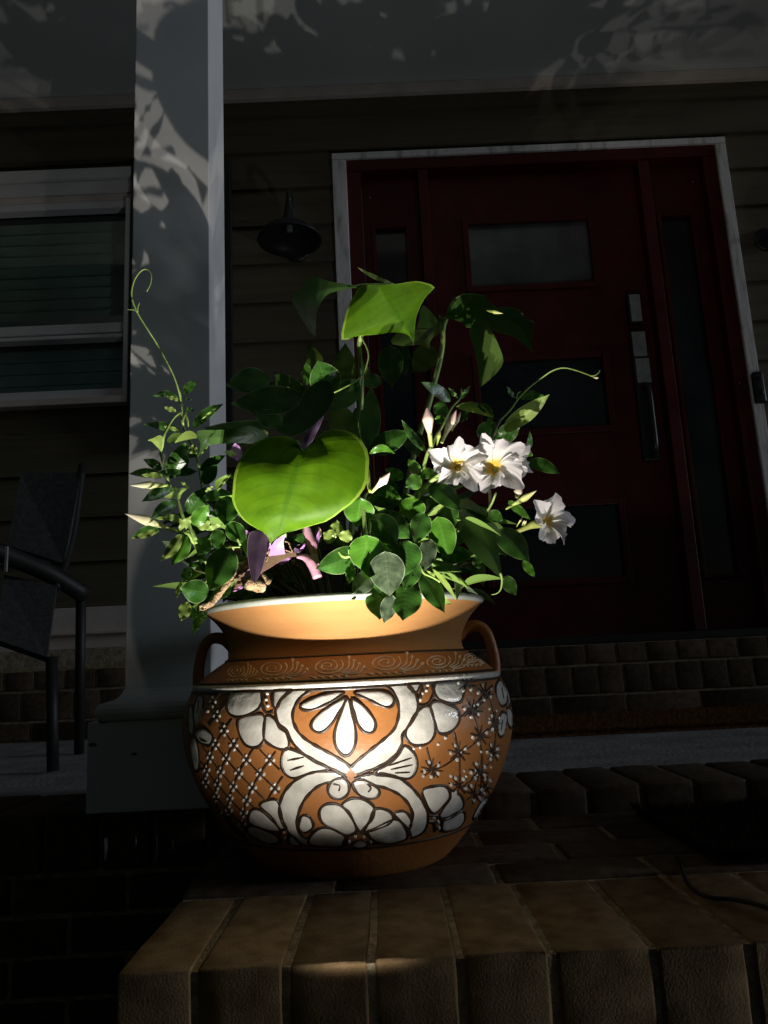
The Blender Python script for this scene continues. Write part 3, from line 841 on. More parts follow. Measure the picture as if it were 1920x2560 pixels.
# ================================================================ POT
XP, YP = -0.059, 1.22
PROF = [(0.128, 0.0), (0.140, 0.003), (0.158, 0.020), (0.175, 0.040), (0.192, 0.060), (0.206, 0.080), (0.2195, 0.102), (0.231, 0.126), (0.2415, 0.155), (0.2475, 0.182), (0.2475, 0.207), (0.2425, 0.231), (0.2345, 0.249), (0.2330, 0.2515), (0.2318, 0.2575), (0.2270, 0.2600), (0.2150, 0.2700), (0.2000, 0.2810), (0.1870, 0.2895), (0.1825, 0.2935), (0.1795, 0.300), (0.1795, 0.310), (0.1830, 0.322), (0.1900, 0.336), (0.1990, 0.348), (0.2090, 0.358), (0.2130, 0.3615)]
def prof_r(z):
    if z <= PROF[0][1]: return PROF[0][0]
    for (r0, z0), (r1, z1) in zip(PROF, PROF[1:]):
        if z <= z1:
            return r0+(r1-r0)*(z-z0)/(z1-z0)
    return PROF[-1][0]
def prof_n(z):
    dr = (prof_r(z+0.003)-prof_r(z-0.003))/0.006
    n = Vector((1, -dr))
    return n.normalized()
def hit(x, y):
    """photo pixel -> point and normal on the pot's side"""
    for tr_ in range(60):
        d = ray(x, y)
        t = 0.88/d.y
        dt = 0.004
        last = None
        while t*d.y < 1.24:
            p = CAM+d*t
            f = math.hypot(p.x-XP, p.y-YP)-prof_r(p.z)
            if f < 0:
                a, b_ = t-dt, t
                for _ in range(14):
                    m_ = (a+b_)/2
                    q = CAM+d*m_
                    if math.hypot(q.x-XP, q.y-YP) < prof_r(q.z): b_ = m_
                    else: a = m_
                p = CAM+d*b_
                th = math.atan2(p.y-YP, p.x-XP)
                n2 = prof_n(p.z)
                return p, Vector((n2.x*math.cos(th), n2.x*math.sin(th), n2.y))
            t += dt
        x += (890-x)*0.02
    return p, Vector((0, -1, 0))
pot = thing('flower_pot', 'round terracotta pot painted with white petals and black outlines', 'flower pot', (XP, YP, 0.0))
pts = catmull([(r_, z_, 0) for r_, z_ in PROF[:13]], 40)
prof = [(0.0001, 0.001)]+[(p.x, p.y) for p in pts]+PROF[13:15]+[(p.x, p.y) for p in catmull([(r_, z_, 0) for r_, z_ in PROF[15:20]], 14)]
vs, fs = lathe(prof, XP, YP, 96)
body = mesh_obj('body', vs, fs, M['terracotta'], pot)
rp = [(p.x, p.y) for p in catmull([(r_, z_, 0) for r_, z_ in PROF[19:]], 18)]
vs, fs = lathe(rp, XP, YP, 96)
mesh_obj('rim', vs, fs, M['terracotta_rim'], pot)
lip = [(0.2125, 0.3608), (0.2165, 0.3630), (0.2180, 0.3665), (0.2155, 0.3700), (0.2100, 0.3712), (0.2020, 0.3690), (0.1900, 0.3560), (0.1780, 0.3350), (0.1700, 0.3100)]
vs, fs = lathe(lip, XP, YP, 96)
mesh_obj('lip', vs, fs, M['glaze_lip'], pot)
# soil
rg = random.Random(5)
vs, fs = [], []
k_ = 40
for i in range(7):
    for j in range(k_):
        a = 2*PI*j/k_
        r_ = 0.176*i/6+0.0002
        vs.append((XP+r_*math.cos(a), YP+r_*math.sin(a), 0.330+rg.uniform(-.004, .006)))
for i in range(6):
    for j in range(k_):
        fs.append((i*k_+j, i*k_+(j+1) % k_, (i+1)*k_+(j+1) % k_, (i+1)*k_+j))
o = mesh_obj('potting_soil', vs, fs, M['soil'])
tag(o, 'dark potting soil filling the painted pot', 'soil', kind='stuff')
# handles
def handle(th, flare):
    e = Vector((math.cos(th), math.sin(th), 0))
    q = [(0.172, 0.312), (0.188, 0.325), (0.207, 0.327), (0.219, 0.315), (0.2245, 0.296), (0.2275, 0.274), (0.226, 0.254)]
    pp = [Vector((XP, YP, 0))+e*(r_+flare)+Vector((0, 0, z_)) for r_, z_ in q]
    tube('handle', pp, [0.0115, 0.0095, 0.0085, 0.0082, 0.0082, 0.0086, 0.0098], M['terracotta'], pot, 12, 28)
handle(R(180+5), 0.0)
handle(R(0-5), 0.0)
# rings of paint round the pot
def ring(name, z0, w, h, mat, k=128):
    vs, fs = [], []
    for i in range(5):
        t = i/4
        z_ = z0+(t-0.5)*w
        n2 = prof_n(z_)
        off = h*math.sin(PI*t)+(-0.0004 if i in (0, 4) else 0)
        vs.append((prof_r(z_)+n2.x*off, z_+n2.y*off))
    v2, f2 = lathe(vs, XP, YP, k)
    return mesh_obj(name, v2, f2, mat, pot)
ring('glaze_band', 0.2545, 0.0085, 0.0022, M['glaze_white'])
ring('painted_ring', 0.2490, 0.0042, 0.0016, M['glaze_line'])
ring('painted_ring', 0.2605, 0.0036, 0.0016, M['glaze_line'])
ring('painted_ring', 0.2915, 0.0040, 0.0012, M['glaze_line'])
ring('painted_ring', hit(*px('P', 870, 1247))[0].z, 0.0040, 0.0016, M['glaze_line'])

LINES = ([], [])
def ribbon(store, P, w, h=0.0016, closed=False, n=None, taper=False):
    """raised brush line on the pot: P are photo pixels"""
    n = n or max(6, int(sum((Vector(a)-Vector(b)).length for a, b in zip(P, P[1:]))/5)+2)
    q = catmull([(a, b, 0) for a, b in P], n, closed)
    H_ = [hit(p.x, p.y) for p in q]
    vs, fs = store
    k0 = len(vs)
    m = len(H_)
    for i in range(m):
        a = H_[(i-1) % m] if closed else H_[max(0, i-1)]
        b = H_[(i+1) % m] if closed else H_[min(m-1, i+1)]
        t = (b[0]-a[0])
        t = t.normalized() if t.length > 1e-7 else Vector((0, 0, 1))
        p, nn = H_[i]
        s_ = nn.cross(t).normalized()
        ww = w*0.5*(1+0.18*math.sin(i*0.9+k0))
        if taper: ww *= 0.35+0.65*math.sin(PI*min(1, (i+0.6)/m))
        for u, hh in ((-1, -0.0003), (-0.6, h*0.8), (0, h), (0.6, h*0.8), (1, -0.0003)):
            vs.append(p+s_*(u*ww)+nn*hh)
    for i in range(m if closed else m-1):
        j = (i+1) % m
        for c_ in range(4):
            fs.append((k0+i*5+c_, k0+i*5+c_+1, k0+j*5+c_+1, k0+j*5+c_))
LW = 0.0050
def petal(*xy, outline=True, mat='glaze_white', name='glaze_petal', lw=LW, h=0.0012):
    P = pl('P', *xy)
    q = catmull([(a, b, 0) for a, b in P], 30, True)
    c = sum(q, Vector())/len(q)
    q = [c+(p-c)*1.04 for p in q]
    P = [(c.x+(a-c.x)*1.04, c.y+(b-c.y)*1.04) for a, b in P]
    vs, fs = [], []
    n = len(q)
    for sc, hh in ((0.99, 0.0003), (0.93, h*0.45), (0.82, h*0.85), (0.55, h), (0.25, h*0.92)):
        for p in q:
            g = c+(p-c)*sc
            w_, nn = hit(g.x, g.y)
            vs.append(w_+nn*hh)
    w_, nn = hit(c.x, c.y)
    vs.append(w_+nn*h*0.9)
    for r_ in range(4):
        for j in range(n):
            fs.append((r_*n+j, r_*n+(j+1) % n, (r_+1)*n+(j+1) % n, (r_+1)*n+j))
    for j in range(n):
        fs.append((4*n+j, 4*n+(j+1) % n, 5*n))
    mesh_obj(name, vs, fs, M[mat], pot)
    if outline: ribbon(LINES, P, lw, closed=True, n=36)
def strip(outer, inner, n=26, h=0.0012, name='glaze_scroll'):
    a = catmull([(x_, y_, 0) for x_, y_ in pl('P', *outer)], n)
    b = catmull([(x_, y_, 0) for x_, y_ in pl('P', *inner)], n)
    vs, fs = [], []
    for i in range(n):
        for t, hh in ((0.01, 0.0003), (0.12, 0.6), (0.3, 0.95), (0.5, 1), (0.7, 0.95), (0.88, 0.6), (0.99, 0.0003)):
            g = a[i].lerp(b[i], t)
            w_, nn = hit(g.x, g.y)
            vs.append(w_+nn*(h*hh if hh > 0.01 else hh))
    for i in range(n-1):
        for j in range(6):
            fs.append((i*7+j, i*7+j+1, (i+1)*7+j+1, (i+1)*7+j))
    mesh_obj(name, vs, fs, M['glaze_white'], pot)
    ribbon(LINES, pl('P', *outer), LW)
    ribbon(LINES, pl('P', *inner), LW)
def stroke(*xy, w=LW, taper=False, h=0.0016):
    ribbon(LINES, pl('P', *xy), w, h, taper=taper)
# the heart
strip((540, 500, 495, 545, 470, 605, 488, 662, 525, 690, 542, 735, 590, 790, 660, 833, 730, 868, 800, 900), (640, 497, 585, 540, 552, 600, 556, 660, 592, 715, 660, 763, 740, 805, 800, 842, 822, 864))
strip((1075, 470, 1112, 492, 1137, 545, 1135, 610, 1100, 665, 1066, 710, 1062, 760, 1020, 818, 950, 862, 850, 898), (985, 480, 1015, 502, 1042, 550, 1050, 610, 1030, 680, 970, 740, 900, 795, 848, 838, 824, 864))
petal(785, 517, 720, 520, 640, 545, 590, 575, 605, 592, 650, 590, 720, 560)
petal(800, 540, 740, 570, 670, 620, 640, 660, 655, 690, 690, 695, 730, 660, 770, 600)
petal(808, 545, 775, 620, 750, 700, 755, 760, 785, 800, 815, 800, 840, 760, 845, 700, 830, 620)
petal(830, 545, 840, 600, 860, 660, 890, 695, 925, 695, 938, 660, 920, 620, 880, 575)
petal(845, 517, 900, 540, 960, 570, 1000, 580, 1022, 560, 1015, 530, 970, 510, 900, 508)
# scrolls below the heart
strip((805, 915, 765, 890, 700, 880, 640, 888, 570, 920, 515, 975, 488, 1045, 495, 1110, 530, 1165, 590, 1222, 628, 1235), (735, 935, 700, 938, 655, 962, 610, 1010, 582, 1065, 570, 1120, 575, 1160, 600, 1190, 628, 1200))
petal(735, 930, 780, 915, 812, 940, 808, 985, 775, 1010, 738, 1002, 718, 972)
strip((840, 918, 890, 900, 950, 890, 1020, 900, 1090, 940, 1145, 1000, 1180, 1060, 1186, 1120, 1165, 1168, 1115, 1195), (905, 940, 950, 950, 1000, 965, 1050, 990, 1092, 1030, 1115, 1080, 1112, 1115, 1100, 1140))
petal(835, 940, 880, 922, 928, 945, 956, 975, 942, 1003, 900, 1008, 858, 985)
stroke(742, 940, 772, 948, 768, 972, w=0.003, h=0.0024); stroke(900, 940, 918, 960, 905, 978, w=0.003, h=0.0024)
# shells beside the heart
petal(522, 778, 500, 830, 512, 885, 560, 912, 640, 885, 715, 872, 655, 838, 590, 800)
petal(1076, 765, 1120, 800, 1132, 860, 1100, 912, 1020, 905, 935, 890, 1000, 850, 1050, 805)
for s_ in ((528, 830, 605, 815), (540, 876, 605, 855), (1000, 855, 1108, 818), (1010, 872, 1112, 850), (1030, 888, 1100, 885)): stroke(*s_, w=0.0036, taper=True, h=0.0024)
# flower at upper left
petal(280, 508, 245, 560, 252, 606, 288, 626, 340, 616, 395, 580, 402, 508)
petal(300, 640, 300, 700, 330, 755, 380, 767, 410, 740, 416, 690, 412, 622, 360, 620)
petal(428, 628, 416, 720, 450, 758, 500, 777, 530, 765, 520, 702, 487, 680, 468, 640)
petal(472, 502, 460, 560, 474, 588, 500, 545, 545, 502)
stroke(405, 505, 408, 570, 428, 608, 460, 602); stroke(462, 500, 452, 550, 458, 580)
# flower at upper right
petal(1225, 468, 1215, 500, 1235, 540, 1290, 562, 1340, 552, 1352, 505, 1350, 464)
petal(1200, 580, 1220, 650, 1240, 700, 1290, 695, 1330, 650, 1326, 600, 1290, 574, 1225, 556)
petal(1140, 602, 1090, 680, 1085, 720, 1120, 755, 1180, 750, 1215, 710, 1214, 650, 1190, 582)
petal(1092, 474, 1118, 512, 1140, 500, 1145, 469)
stroke(1150, 468, 1158, 505, 1138, 565, 1172, 572, 1205, 540, 1220, 468)
# flower at the foot
petal(640, 1228, 636, 1190, 670, 1157, 720, 1150, 770, 1170, 800, 1198, 786, 1234)
petal(690, 1120, 680, 1070, 710, 1040, 760, 1040, 800, 1065, 830, 1110, 848, 1160, 800, 1178, 740, 1150)
petal(785, 1042, 830, 1012, 890, 1020, 930, 1052, 925, 1100, 890, 1140, 865, 1162, 836, 1110, 815, 1070)
petal(938, 1062, 1000, 1070, 1020, 1100, 1000, 1128, 950, 1150, 892, 1164, 910, 1120)
petal(1018, 1112, 930, 1152, 904, 1168, 940, 1208, 1000, 1220, 1078, 1202, 1088, 1170, 1060, 1124)
petal(1030, 1082, 1075, 1072, 1105, 1108, 1098, 1150, 1062, 1118)
petal(832, 1235, 845, 1214, 880, 1208, 905, 1226, 870, 1240, lw=0.003)
stroke(785, 1238, 800, 1197, 850, 1174, 900, 1182, 938, 1226)
# flowers at the lower left and lower right
petal(345, 1142, 336, 1165, 380, 1198, 440, 1222, 485, 1214, 480, 1190, 420, 1160, 370, 1142)
petal(355, 1072, 346, 1120, 400, 1148, 470, 1164, 490, 1158, 450, 1110, 392, 1064)
petal(398, 1045, 430, 1022, 478, 1022, 500, 1100, 520, 1148, 492, 1150, 450, 1090)
petal(540, 1180, 540, 1222, 588, 1232, 568, 1200)
petal(592, 1096, 625, 1096, 645, 1130, 638, 1152, 610, 1168, 582, 1150)
stroke(490, 1222, 485, 1185, 505, 1155, 530, 1165, 532, 1222)
petal(1162, 976, 1210, 956, 1270, 956, 1286, 1000, 1250, 1050, 1212, 1078, 1184, 1040)
petal(1294, 972, 1340, 1000, 1350, 1050, 1292, 1088, 1242, 1098, 1262, 1052, 1292, 1012)
petal(1350, 1072, 1358, 1108, 1330, 1146, 1264, 1162, 1258, 1120, 1300, 1100)
stroke(1195, 1090, 1240, 1098, 1255, 1125, 1250, 1165); stroke(1190, 1120, 1215, 1125, 1222, 1165)
# flowers running round the sides
petal(92, 560, 112, 524, 130, 548, 118, 620, 96, 676, 84, 630)
petal(62, 592, 76, 574, 86, 650, 80, 712, 62, 690)
petal(100, 692, 140, 686, 174, 720, 160, 758, 122, 750, 98, 722)
petal(72, 742, 94, 726, 110, 800, 110, 866, 92, 878, 74, 812)
petal(1508, 480, 1528, 455, 1554, 500, 1556, 560, 1530, 570, 1510, 524)
petal(1556, 470, 1576, 510, 1586, 560, 1570, 572, 1558, 514)
petal(1520, 640, 1536, 606, 1556, 622, 1546, 700, 1526, 718, 1514, 690)
petal(1560, 586, 1582, 606, 1580, 676, 1562, 650)
petal(1440, 1024, 1480, 1000, 1488, 1012, 1450, 1078, 1412, 1108, 1402, 1090)
for s_ in ((112, 548, 104, 610), (120, 735, 150, 745), (1532, 490, 1540, 540), (1535, 640, 1528, 690), (1425, 1085, 1470, 1025)): stroke(*s_, w=0.0026, taper=True, h=0.0024)
for i in range(6): stroke(232+i*17, 1100+i*14, 268+i*16, 1160+i*13, w=0.0018, taper=True)
# lattice and stars
def surf(th, z):
    n2 = prof_n(z)
    return Vector((XP+prof_r(z)*math.cos(th), YP+prof_r(z)*math.sin(th), z)), Vector((n2.x*math.cos(th), n2.x*math.sin(th), n2.y))
def to_px(w_):
    d = w_-CAM
    return 960+FPX*d.dot(rt)/d.dot(fw), 1280-FPX*d.dot(up)/d.dot(fw)
LAT = pl('P', 150, 512, 235, 505, 248, 620, 295, 645, 298, 720, 370, 778, 495, 790, 495, 890, 530, 925, 470, 1010, 395, 1035, 345, 1075, 330, 1170, 240, 1110, 170, 1020, 120, 890, 118, 770, 185, 745, 172, 690, 130, 660, 140, 580)
def inside(x_, y_, P):
    c_ = False
    for (xa, ya), (xb, yb) in zip(P, P[1:]+P[:1]):
        if (ya > y_) != (yb > y_) and x_ < xa+(y_-ya)/(yb-ya)*(xb-xa): c_ = not c_
    return c_
TH0, LS, LK = -2.3, 0.0335, 1.05
def diag(c_, sg):
    run = []
    for i in range(130):
        z_ = 0.045+i*0.0016
        th = TH0+(c_+sg*(z_-0.15)/LK)/0.235
        w_, _n = surf(th, z_)
        x_, y_ = to_px(w_)
        ok = inside(x_, y_, LAT) and math.cos(th-math.atan2(-YP, -XP)) > 0.12
        if ok: run.append((x_, y_))
        if (not ok or i == 129) and run:
            if len(run) > 6: ribbon(LINES, run[::3]+[run[-1]], 0.0030)
            run = []
for i in range(-9, 10):
    diag(i*LS, 1); diag(i*LS, -1)
CROSS = []
for i in range(-9, 10):
    for j in range(-9, 10):
        z_ = 0.15+(i-j)*LS/2*LK
        th = TH0+(i+j)*LS/2/0.235
        if 0.05 < z_ < 0.245:
            x_, y_ = to_px(surf(th, z_)[0])
            if inside(x_, y_, LAT) and math.cos(th-math.atan2(-YP, -XP)) > 0.12: CROSS.append(((x_-440)*1.8852, (y_-1460)*1.8852, math.cos(th-math.atan2(-YP, -XP))))
for s_ in ((1380, 555, 1420, 690, 1440, 830, 1432, 990), (1150, 885, 1250, 862, 1340, 800, 1440, 722, 1520, 630), (1308, 700, 1332, 800, 1336, 950), (1340, 962, 1440, 882, 1520, 780), (1360, 470, 1460, 520, 1500, 640, 1500, 800), (1380, 620, 1460, 540, 1490, 480), (1180, 770, 1196, 830, 1215, 910), (1345, 625, 1400, 575, 1440, 540)):
    stroke(*s_, w=0.0026)
STARS = [(1205, 872), (1330, 792), (1432, 716), (1395, 592), (1455, 512), (1332, 948), (1425, 882), (1500, 650), (1492, 792), (1405, 985), (1365, 470), (1460, 955)]
for (sx, sy) in STARS:
    for a in (0.2, 0.95, 1.7, 2.4):
        rx = 52*min(1, (1600-sx)/260+0.25)
        stroke(sx-rx*math.cos(a), sy-50*math.sin(a), sx, sy+2, sx+rx*math.cos(a), sy+50*math.sin(a), w=0.0028, taper=True)
mesh_obj('painted_lines', LINES[0], LINES[1], M['glaze_line'], pot)
DV, DF = [], []
def dot(x, y, rx, ry, h=0.0020):
    vs, fs = DV, DF
    k0 = len(vs)
    for sc, hh in ((1.0, -0.0002), (0.8, h*0.7), (0.4, h)):
        for j in range(8):
            a = 2*PI*j/8
            p = px('P', x+rx*sc*math.cos(a), y+ry*sc*math.sin(a))
            w_, nn = hit(*p)
            vs.append(w_+nn*hh)
    for r_ in range(2):
        for j in range(8):
            fs.append((k0+r_*8+j, k0+r_*8+(j+1) % 8, k0+(r_+1)*8+(j+1) % 8, k0+(r_+1)*8+j))
    fs.append(tuple(k0+16+j for j in range(8)))
rg = random.Random(11)
for (ix, iy, f_) in CROSS:
    for dx, dy in ((0, -20), (19*f_, 0), (0, 20), (-19*f_, 0)):
        dot(ix+dx+rg.uniform(-2, 2), iy+dy+rg.uniform(-2, 2), 9*f_, 10)
for (ix, iy) in STARS:
    f_ = min(1, (1600-ix)/260+0.3)
    for k_ in range(5):
        a = k_*PI/2.5+0.6+rg.uniform(-.25, .25)
        if rg.random() < 0.88:
            dot(ix+36*f_*math.cos(a), iy+36*math.sin(a), 7.5*f_+1, 11.5)
for i in range(14):
    dot(rg.uniform(1290, 1520), rg.uniform(560, 1000), 4.5, 8)
for (ix, iy) in ((430, 516), (426, 545), (433, 574), (1186, 478), (1180, 502), (1160, 516), (1150, 546), (510, 1168), (514, 1196), (815, 1212), (845, 1190), (885, 1190), (918, 1212), (1215, 1100), (1235, 1120), (1238, 1148), (150, 600), (130, 880), (215, 1080), (1150, 770), (1165, 905), (1270, 725), (1235, 755), (1120, 775), (1295, 905)):
    dot(ix, iy, 8, 9)
o = mesh_obj('glaze_dots', DV, DF, M['glaze_white'], pot)
o['kind'] = 'stuff'
# incised spirals and commas on the shoulder
SL = ([], [])
DV, DF = [], []
for (cx_, cy_, a_, b_) in ((280, 410, 44, 33), (455, 398, 70, 40), (715, 388, 74, 42), (985, 370, 76, 42), (1232, 364, 62, 36), (1388, 346, 40, 26)):
    q = []
    for i in range(44):
        t = i/43
        an = -0.6+t*4.6*PI
        r_ = 1-0.86*t
        q.append(px('P', cx_+a_*r_*math.cos(an), cy_+b_*r_*math.sin(an)-0.06*a_*r_*math.cos(an)))
    ribbon(SL, q, 0.0022, 0.0009, n=90)
    for i in range(4):
        x0, y0 = cx_+a_*0.85+i*a_*0.10, cy_+b_*0.75+i*3
        x1, y1 = cx_+a_*(1.35+0.32*i), cy_-b_*(1.0-0.38*i)
        ribbon(SL, pl('P', x0, y0, (x0+x1)/2+a_*0.22, (y0+y1)/2+b_*0.20, x1, y1), 0.0018, 0.0009)
        dot(x1, y1, 9*a_/74, 8, 0.0014)
    for i in range(5):
        ribbon(SL, pl('P', cx_-a_*1.05+i*a_*0.5-6, cy_+b_*1.05+6-0.05*i*a_*.5, cx_-a_*1.05+i*a_*0.5+14*a_/74, cy_+b_*1.05+12-0.05*i*a_*.5), 0.0016, 0.0009)
        dot(cx_-a_*1.05+i*a_*0.5+16*a_/74, cy_+b_*1.05+12-0.05*i*a_*.5, 9*a_/74, 5.5, 0.0014)
k0 = len(SL[0])
SL[0].extend(DV)
SL[1].extend(tuple(i+k0 for i in f_) for f_ in DF)
mesh_obj('slip_spirals', SL[0], SL[1], M['slip_line'], pot)

# ================================================================ PLANTS
NS, NC = 13, 4
DY = 0.0   # depth shift of the plant being built
def leaf_loft(name, Lp, Mp, Rp, Yf, mat, parent, mexp=1.0, wav=0.0, seed=0):
    """surface lofted from the left edge through the midrib to the right edge; Yf(s, u, off) gives the depth"""
    L_ = catmull([(a, b, 0) for a, b in Lp], NS)
    M_ = catmull([(a, b, 0) for a, b in Mp], 30)
    R_ = catmull([(a, b, 0) for a, b in Rp], NS)
    vs, fs, uvs = [], [], []
    cols = 2*NC+1
    for i in range(NS):
        s = i/(NS-1)
        f_ = (s**mexp)*29
        k_ = min(28, int(f_))
        m = M_[k_].lerp(M_[k_+1], f_-k_)
        for j in range(cols):
            u = j/NC-1
            e = L_[i] if u < 0 else R_[i]
            g = m.lerp(e, abs(u))
            off = (g-m).length*1.15/FPX*(-1 if u < 0 else 1)
            Y = Yf(s, u, off)+wav*math.sin(s*17+seed+(2 if u > 0 else 0))*u*u
            vs.append(at(g.x, g.y, Y+DY))
            uvs.append((0.5+0.5*u, s))
    for i in range(NS-1):
        for j in range(cols-1):
            fs.append((i*cols+j, i*cols+j+1, (i+1)*cols+j+1, (i+1)*cols+j))
    return mesh_obj(name, vs, fs, M[mat], parent, True, uvs)
def shape_w(s, kind):
    if kind == 'n':
        return max(0.0, math.sin(PI*s**0.9))**0.9
    w = max(0.0, math.sin(PI*min(1, s*1.04)**0.82))**0.72 if s < 0.78 else None
    if w is None:
        w0 = math.sin(PI*(0.78*1.04)**0.82)**0.72
        t = (1-s)/0.22
        w = w0*(t**1.12)
    return w
def leaf(parent, r, b, t, w, Yb, Yt, mat='d', tilt=0.0, fold=0.0, bend=0.0, kind='o', arch=0.0, name='leaf'):
    """auto leaf: base, tip and width in region pixels; arch bulges the midrib away (+) in depth, bend sideways in pixels"""
    sc = REG[r][2]
    B = Vector((*px(r, *b), 0)); T = Vector((*px(r, *t), 0))
    ax = T-B
    side = Vector((-ax.y, ax.x, 0)).normalized()
    hw_ = w/sc/2
    Lp, Mp, Rp = [], [], []
    for i in range(13):
        s = i/12
        m = B+ax*s+side*(bend/sc*math.sin(PI*s))
        ww = hw_*shape_w(s, kind)
        Mp.append((m.x, m.y)); Lp.append((m.x-side.x*ww, m.y-side.y*ww)); Rp.append((m.x+side.x*ww, m.y+side.y*ww))
    sd = random.uniform(0, 6)
    return leaf_loft(name, Lp, Mp, Rp, lambda s, u, off: Yb+(Yt-Yb)*s+arch*math.sin(PI*s)+tilt*off+fold*abs(off), mat, parent, 1.0, 0.0015, sd)
def poly_leaf(parent, Lp, Mp, Rp, Y3, mat, tilt=0.0, fold=0.0, mexp=1.0, arch=0.0, wav=0.0, name='leaf'):
    Y0, Y1 = Y3
    return leaf_loft(name, Lp, Mp, Rp, lambda s, u, off: Y0+(Y1-Y0)*s+arch*math.sin(PI*s)+tilt*off+fold*abs(off)*min(1, s*4), mat, parent, mexp, wav)
def stem(parent, r, xy, Y, rad, mat='stem_green', name='stem', n=20):
    P = pl(r, *xy)
    m = len(P)
    if not isinstance(Y, (list, tuple)): Y = [Y, Y]
    pts = []
    for i, p in enumerate(P):
        f_ = i/(m-1)*(len(Y)-1)
        k_ = min(len(Y)-2, int(f_))
        pts.append(at(*p, DY+Y[k_]+(Y[k_+1]-Y[k_])*(f_-k_)))
    return tube(name, pts, rad, M[mat], parent, 7, n)
def bud(parent, r, b, t, w, Yb, Yt, mat, waist=0.3, name='bud', twist=True):
    B = at(*px(r, *b), Yb+DY); T = at(*px(r, *t), Yt+DY)
    ax = T-B
    l = ax.length
    rad = w/REG[r][2]/2*1.15/FPX
    d = ax.normalized()
    e1 = d.orthogonal().normalized(); e2 = d.cross(e1)
    vs, fs, uvs = [], [], []
    n, k_ = 16, 12
    for i in range(n):
        s = i/(n-1)
        if s < waist: rr = 0.28+0.10*s/waist
        else:
            q = (s-waist)/(1-waist)
            rr = 0.38+0.62*math.sin(PI*min(1, q*1.25)/2) if q < 0.4 else max(0.03, (1-((q-0.4)/0.6)**1.4))
            if q < 0.4: rr = min(rr, 1.0)
        for j in range(k_):
            a = 2*PI*j/k_+(s*2.2 if twist else 0)
            f_ = rr*rad*(1+(0.10*math.cos(3*(a-s*2.2)) if twist and s > waist else 0))
            vs.append(B+d*(l*s)+(e1*math.cos(2*PI*j/k_)+e2*math.sin(2*PI*j/k_))*f_)
            uvs.append((j/k_, s))
    for i in range(n-1):
        for j in range(k_):
            fs.append((i*k_+j, i*k_+(j+1) % k_, (i+1)*k_+(j+1) % k_, (i+1)*k_+j))
    fs.append(tuple((n-1)*k_+j for j in range(k_)))
    return mesh_obj(name, vs, fs, M[mat], parent, True, uvs)

# ---------------------------------------------------------------- philodendron with heart-shaped leaves
ph = thing('philodendron', 'philodendron with big glossy heart shaped leaves on tall stalks', 'plant', (-0.06, 1.26, 0.335))
def cat_(*ls):
    out = []
    for l in ls: out += l
    return out
# the big bright heart leaf
sin_ = px('C', 850, 1160); tip_ = px('K', 1045, 1285)
Lh = cat_(pl('C', 850, 1160, 800, 1060, 745, 1012, 650, 996, 560, 998, 430, 1032, 300, 1112, 205, 1240, 148, 1400, 130, 1600), pl('K', 778, 985, 830, 1080, 900, 1140, 990, 1188, 1025, 1220, 1045, 1285))
Rh = cat_(pl('C', 850, 1160, 960, 1050, 1060, 955, 1180, 922, 1300, 932, 1430, 1002, 1518, 1118, 1546, 1230, 1538, 1380), pl('E', 295, 600, 265, 690, 190, 800, 100, 885, 0, 952), pl('K', 1440, 1110, 1300, 1152, 1130, 1205, 1075, 1240, 1045, 1285))
def heart_depth(s, u, off):
    Y = 0.945+0.015*s
    lobe = max(0.0, 1-s/0.42)
    Y += 0.030*lobe*abs(u)**1.5*(1 if u > 0 else 1.1)
    Y += -0.014*math.sin(PI*min(1, s*1.1))*(1-abs(u)**2)
    Y += 0.014*math.exp(-((abs(u)-0.5)/0.2)**2)*lobe*1.2 - 0.006*math.exp(-((abs(u)-0.18)/0.1)**2)*lobe
    Y += 0.0030*math.sin(s*40-abs(u)*4)*abs(u)*(1-abs(u))
    Y += 0.004*math.sin(s*14+u*3)*abs(u)
    if s > 0.75: Y += 0.02*(s-0.75)/0.25
    return Y
NS, NC = 24, 8
leaf_loft('leaf', Lh, [sin_, px('C', 800, 1300), px('C', 740, 1480), px('K', 1110, 1150), tip_], Rh, heart_depth, 'h', ph, 1.35)
# the bright upper leaf, folded over like a flag
poly_leaf(ph, pl('D', 1020, 262, 900, 262, 810, 292, 770, 370, 715, 460, 662, 640, 640, 832, 790, 790, 1000, 772, 1180, 746, 1290, 740, 1350, 770, 1382, 886),
          pl('D', 1020, 262, 1130, 420, 1240, 600, 1330, 740, 1386, 888),
          pl('D', 1020, 262, 1200, 250, 1400, 220, 1480, 230, 1605, 275, 1540, 350, 1480, 430, 1430, 540, 1408, 610, 1394, 760, 1388, 888), (1.10, 1.17), 'h', 0.15, 0.15, 1.0, -0.01)
NS, NC = 15, 5
# leaf flopped over to the left of it
poly_leaf(ph, pl('D', 800, 285, 740, 258, 560, 232, 430, 195, 320, 170, 262, 220, 250, 275, 115, 375, 150, 460, 190, 550, 270, 685, 340, 792, 370, 802), pl('D', 800, 285, 600, 285, 400, 330, 300, 400, 290, 560, 330, 700, 370, 802), pl('D', 800, 290, 700, 298, 600, 322, 500, 352, 435, 425, 395, 500, 378, 570, 372, 690, 370, 802), (1.20, 1.08), 'k', 0.3, 0.3, 1.0, 0.02)
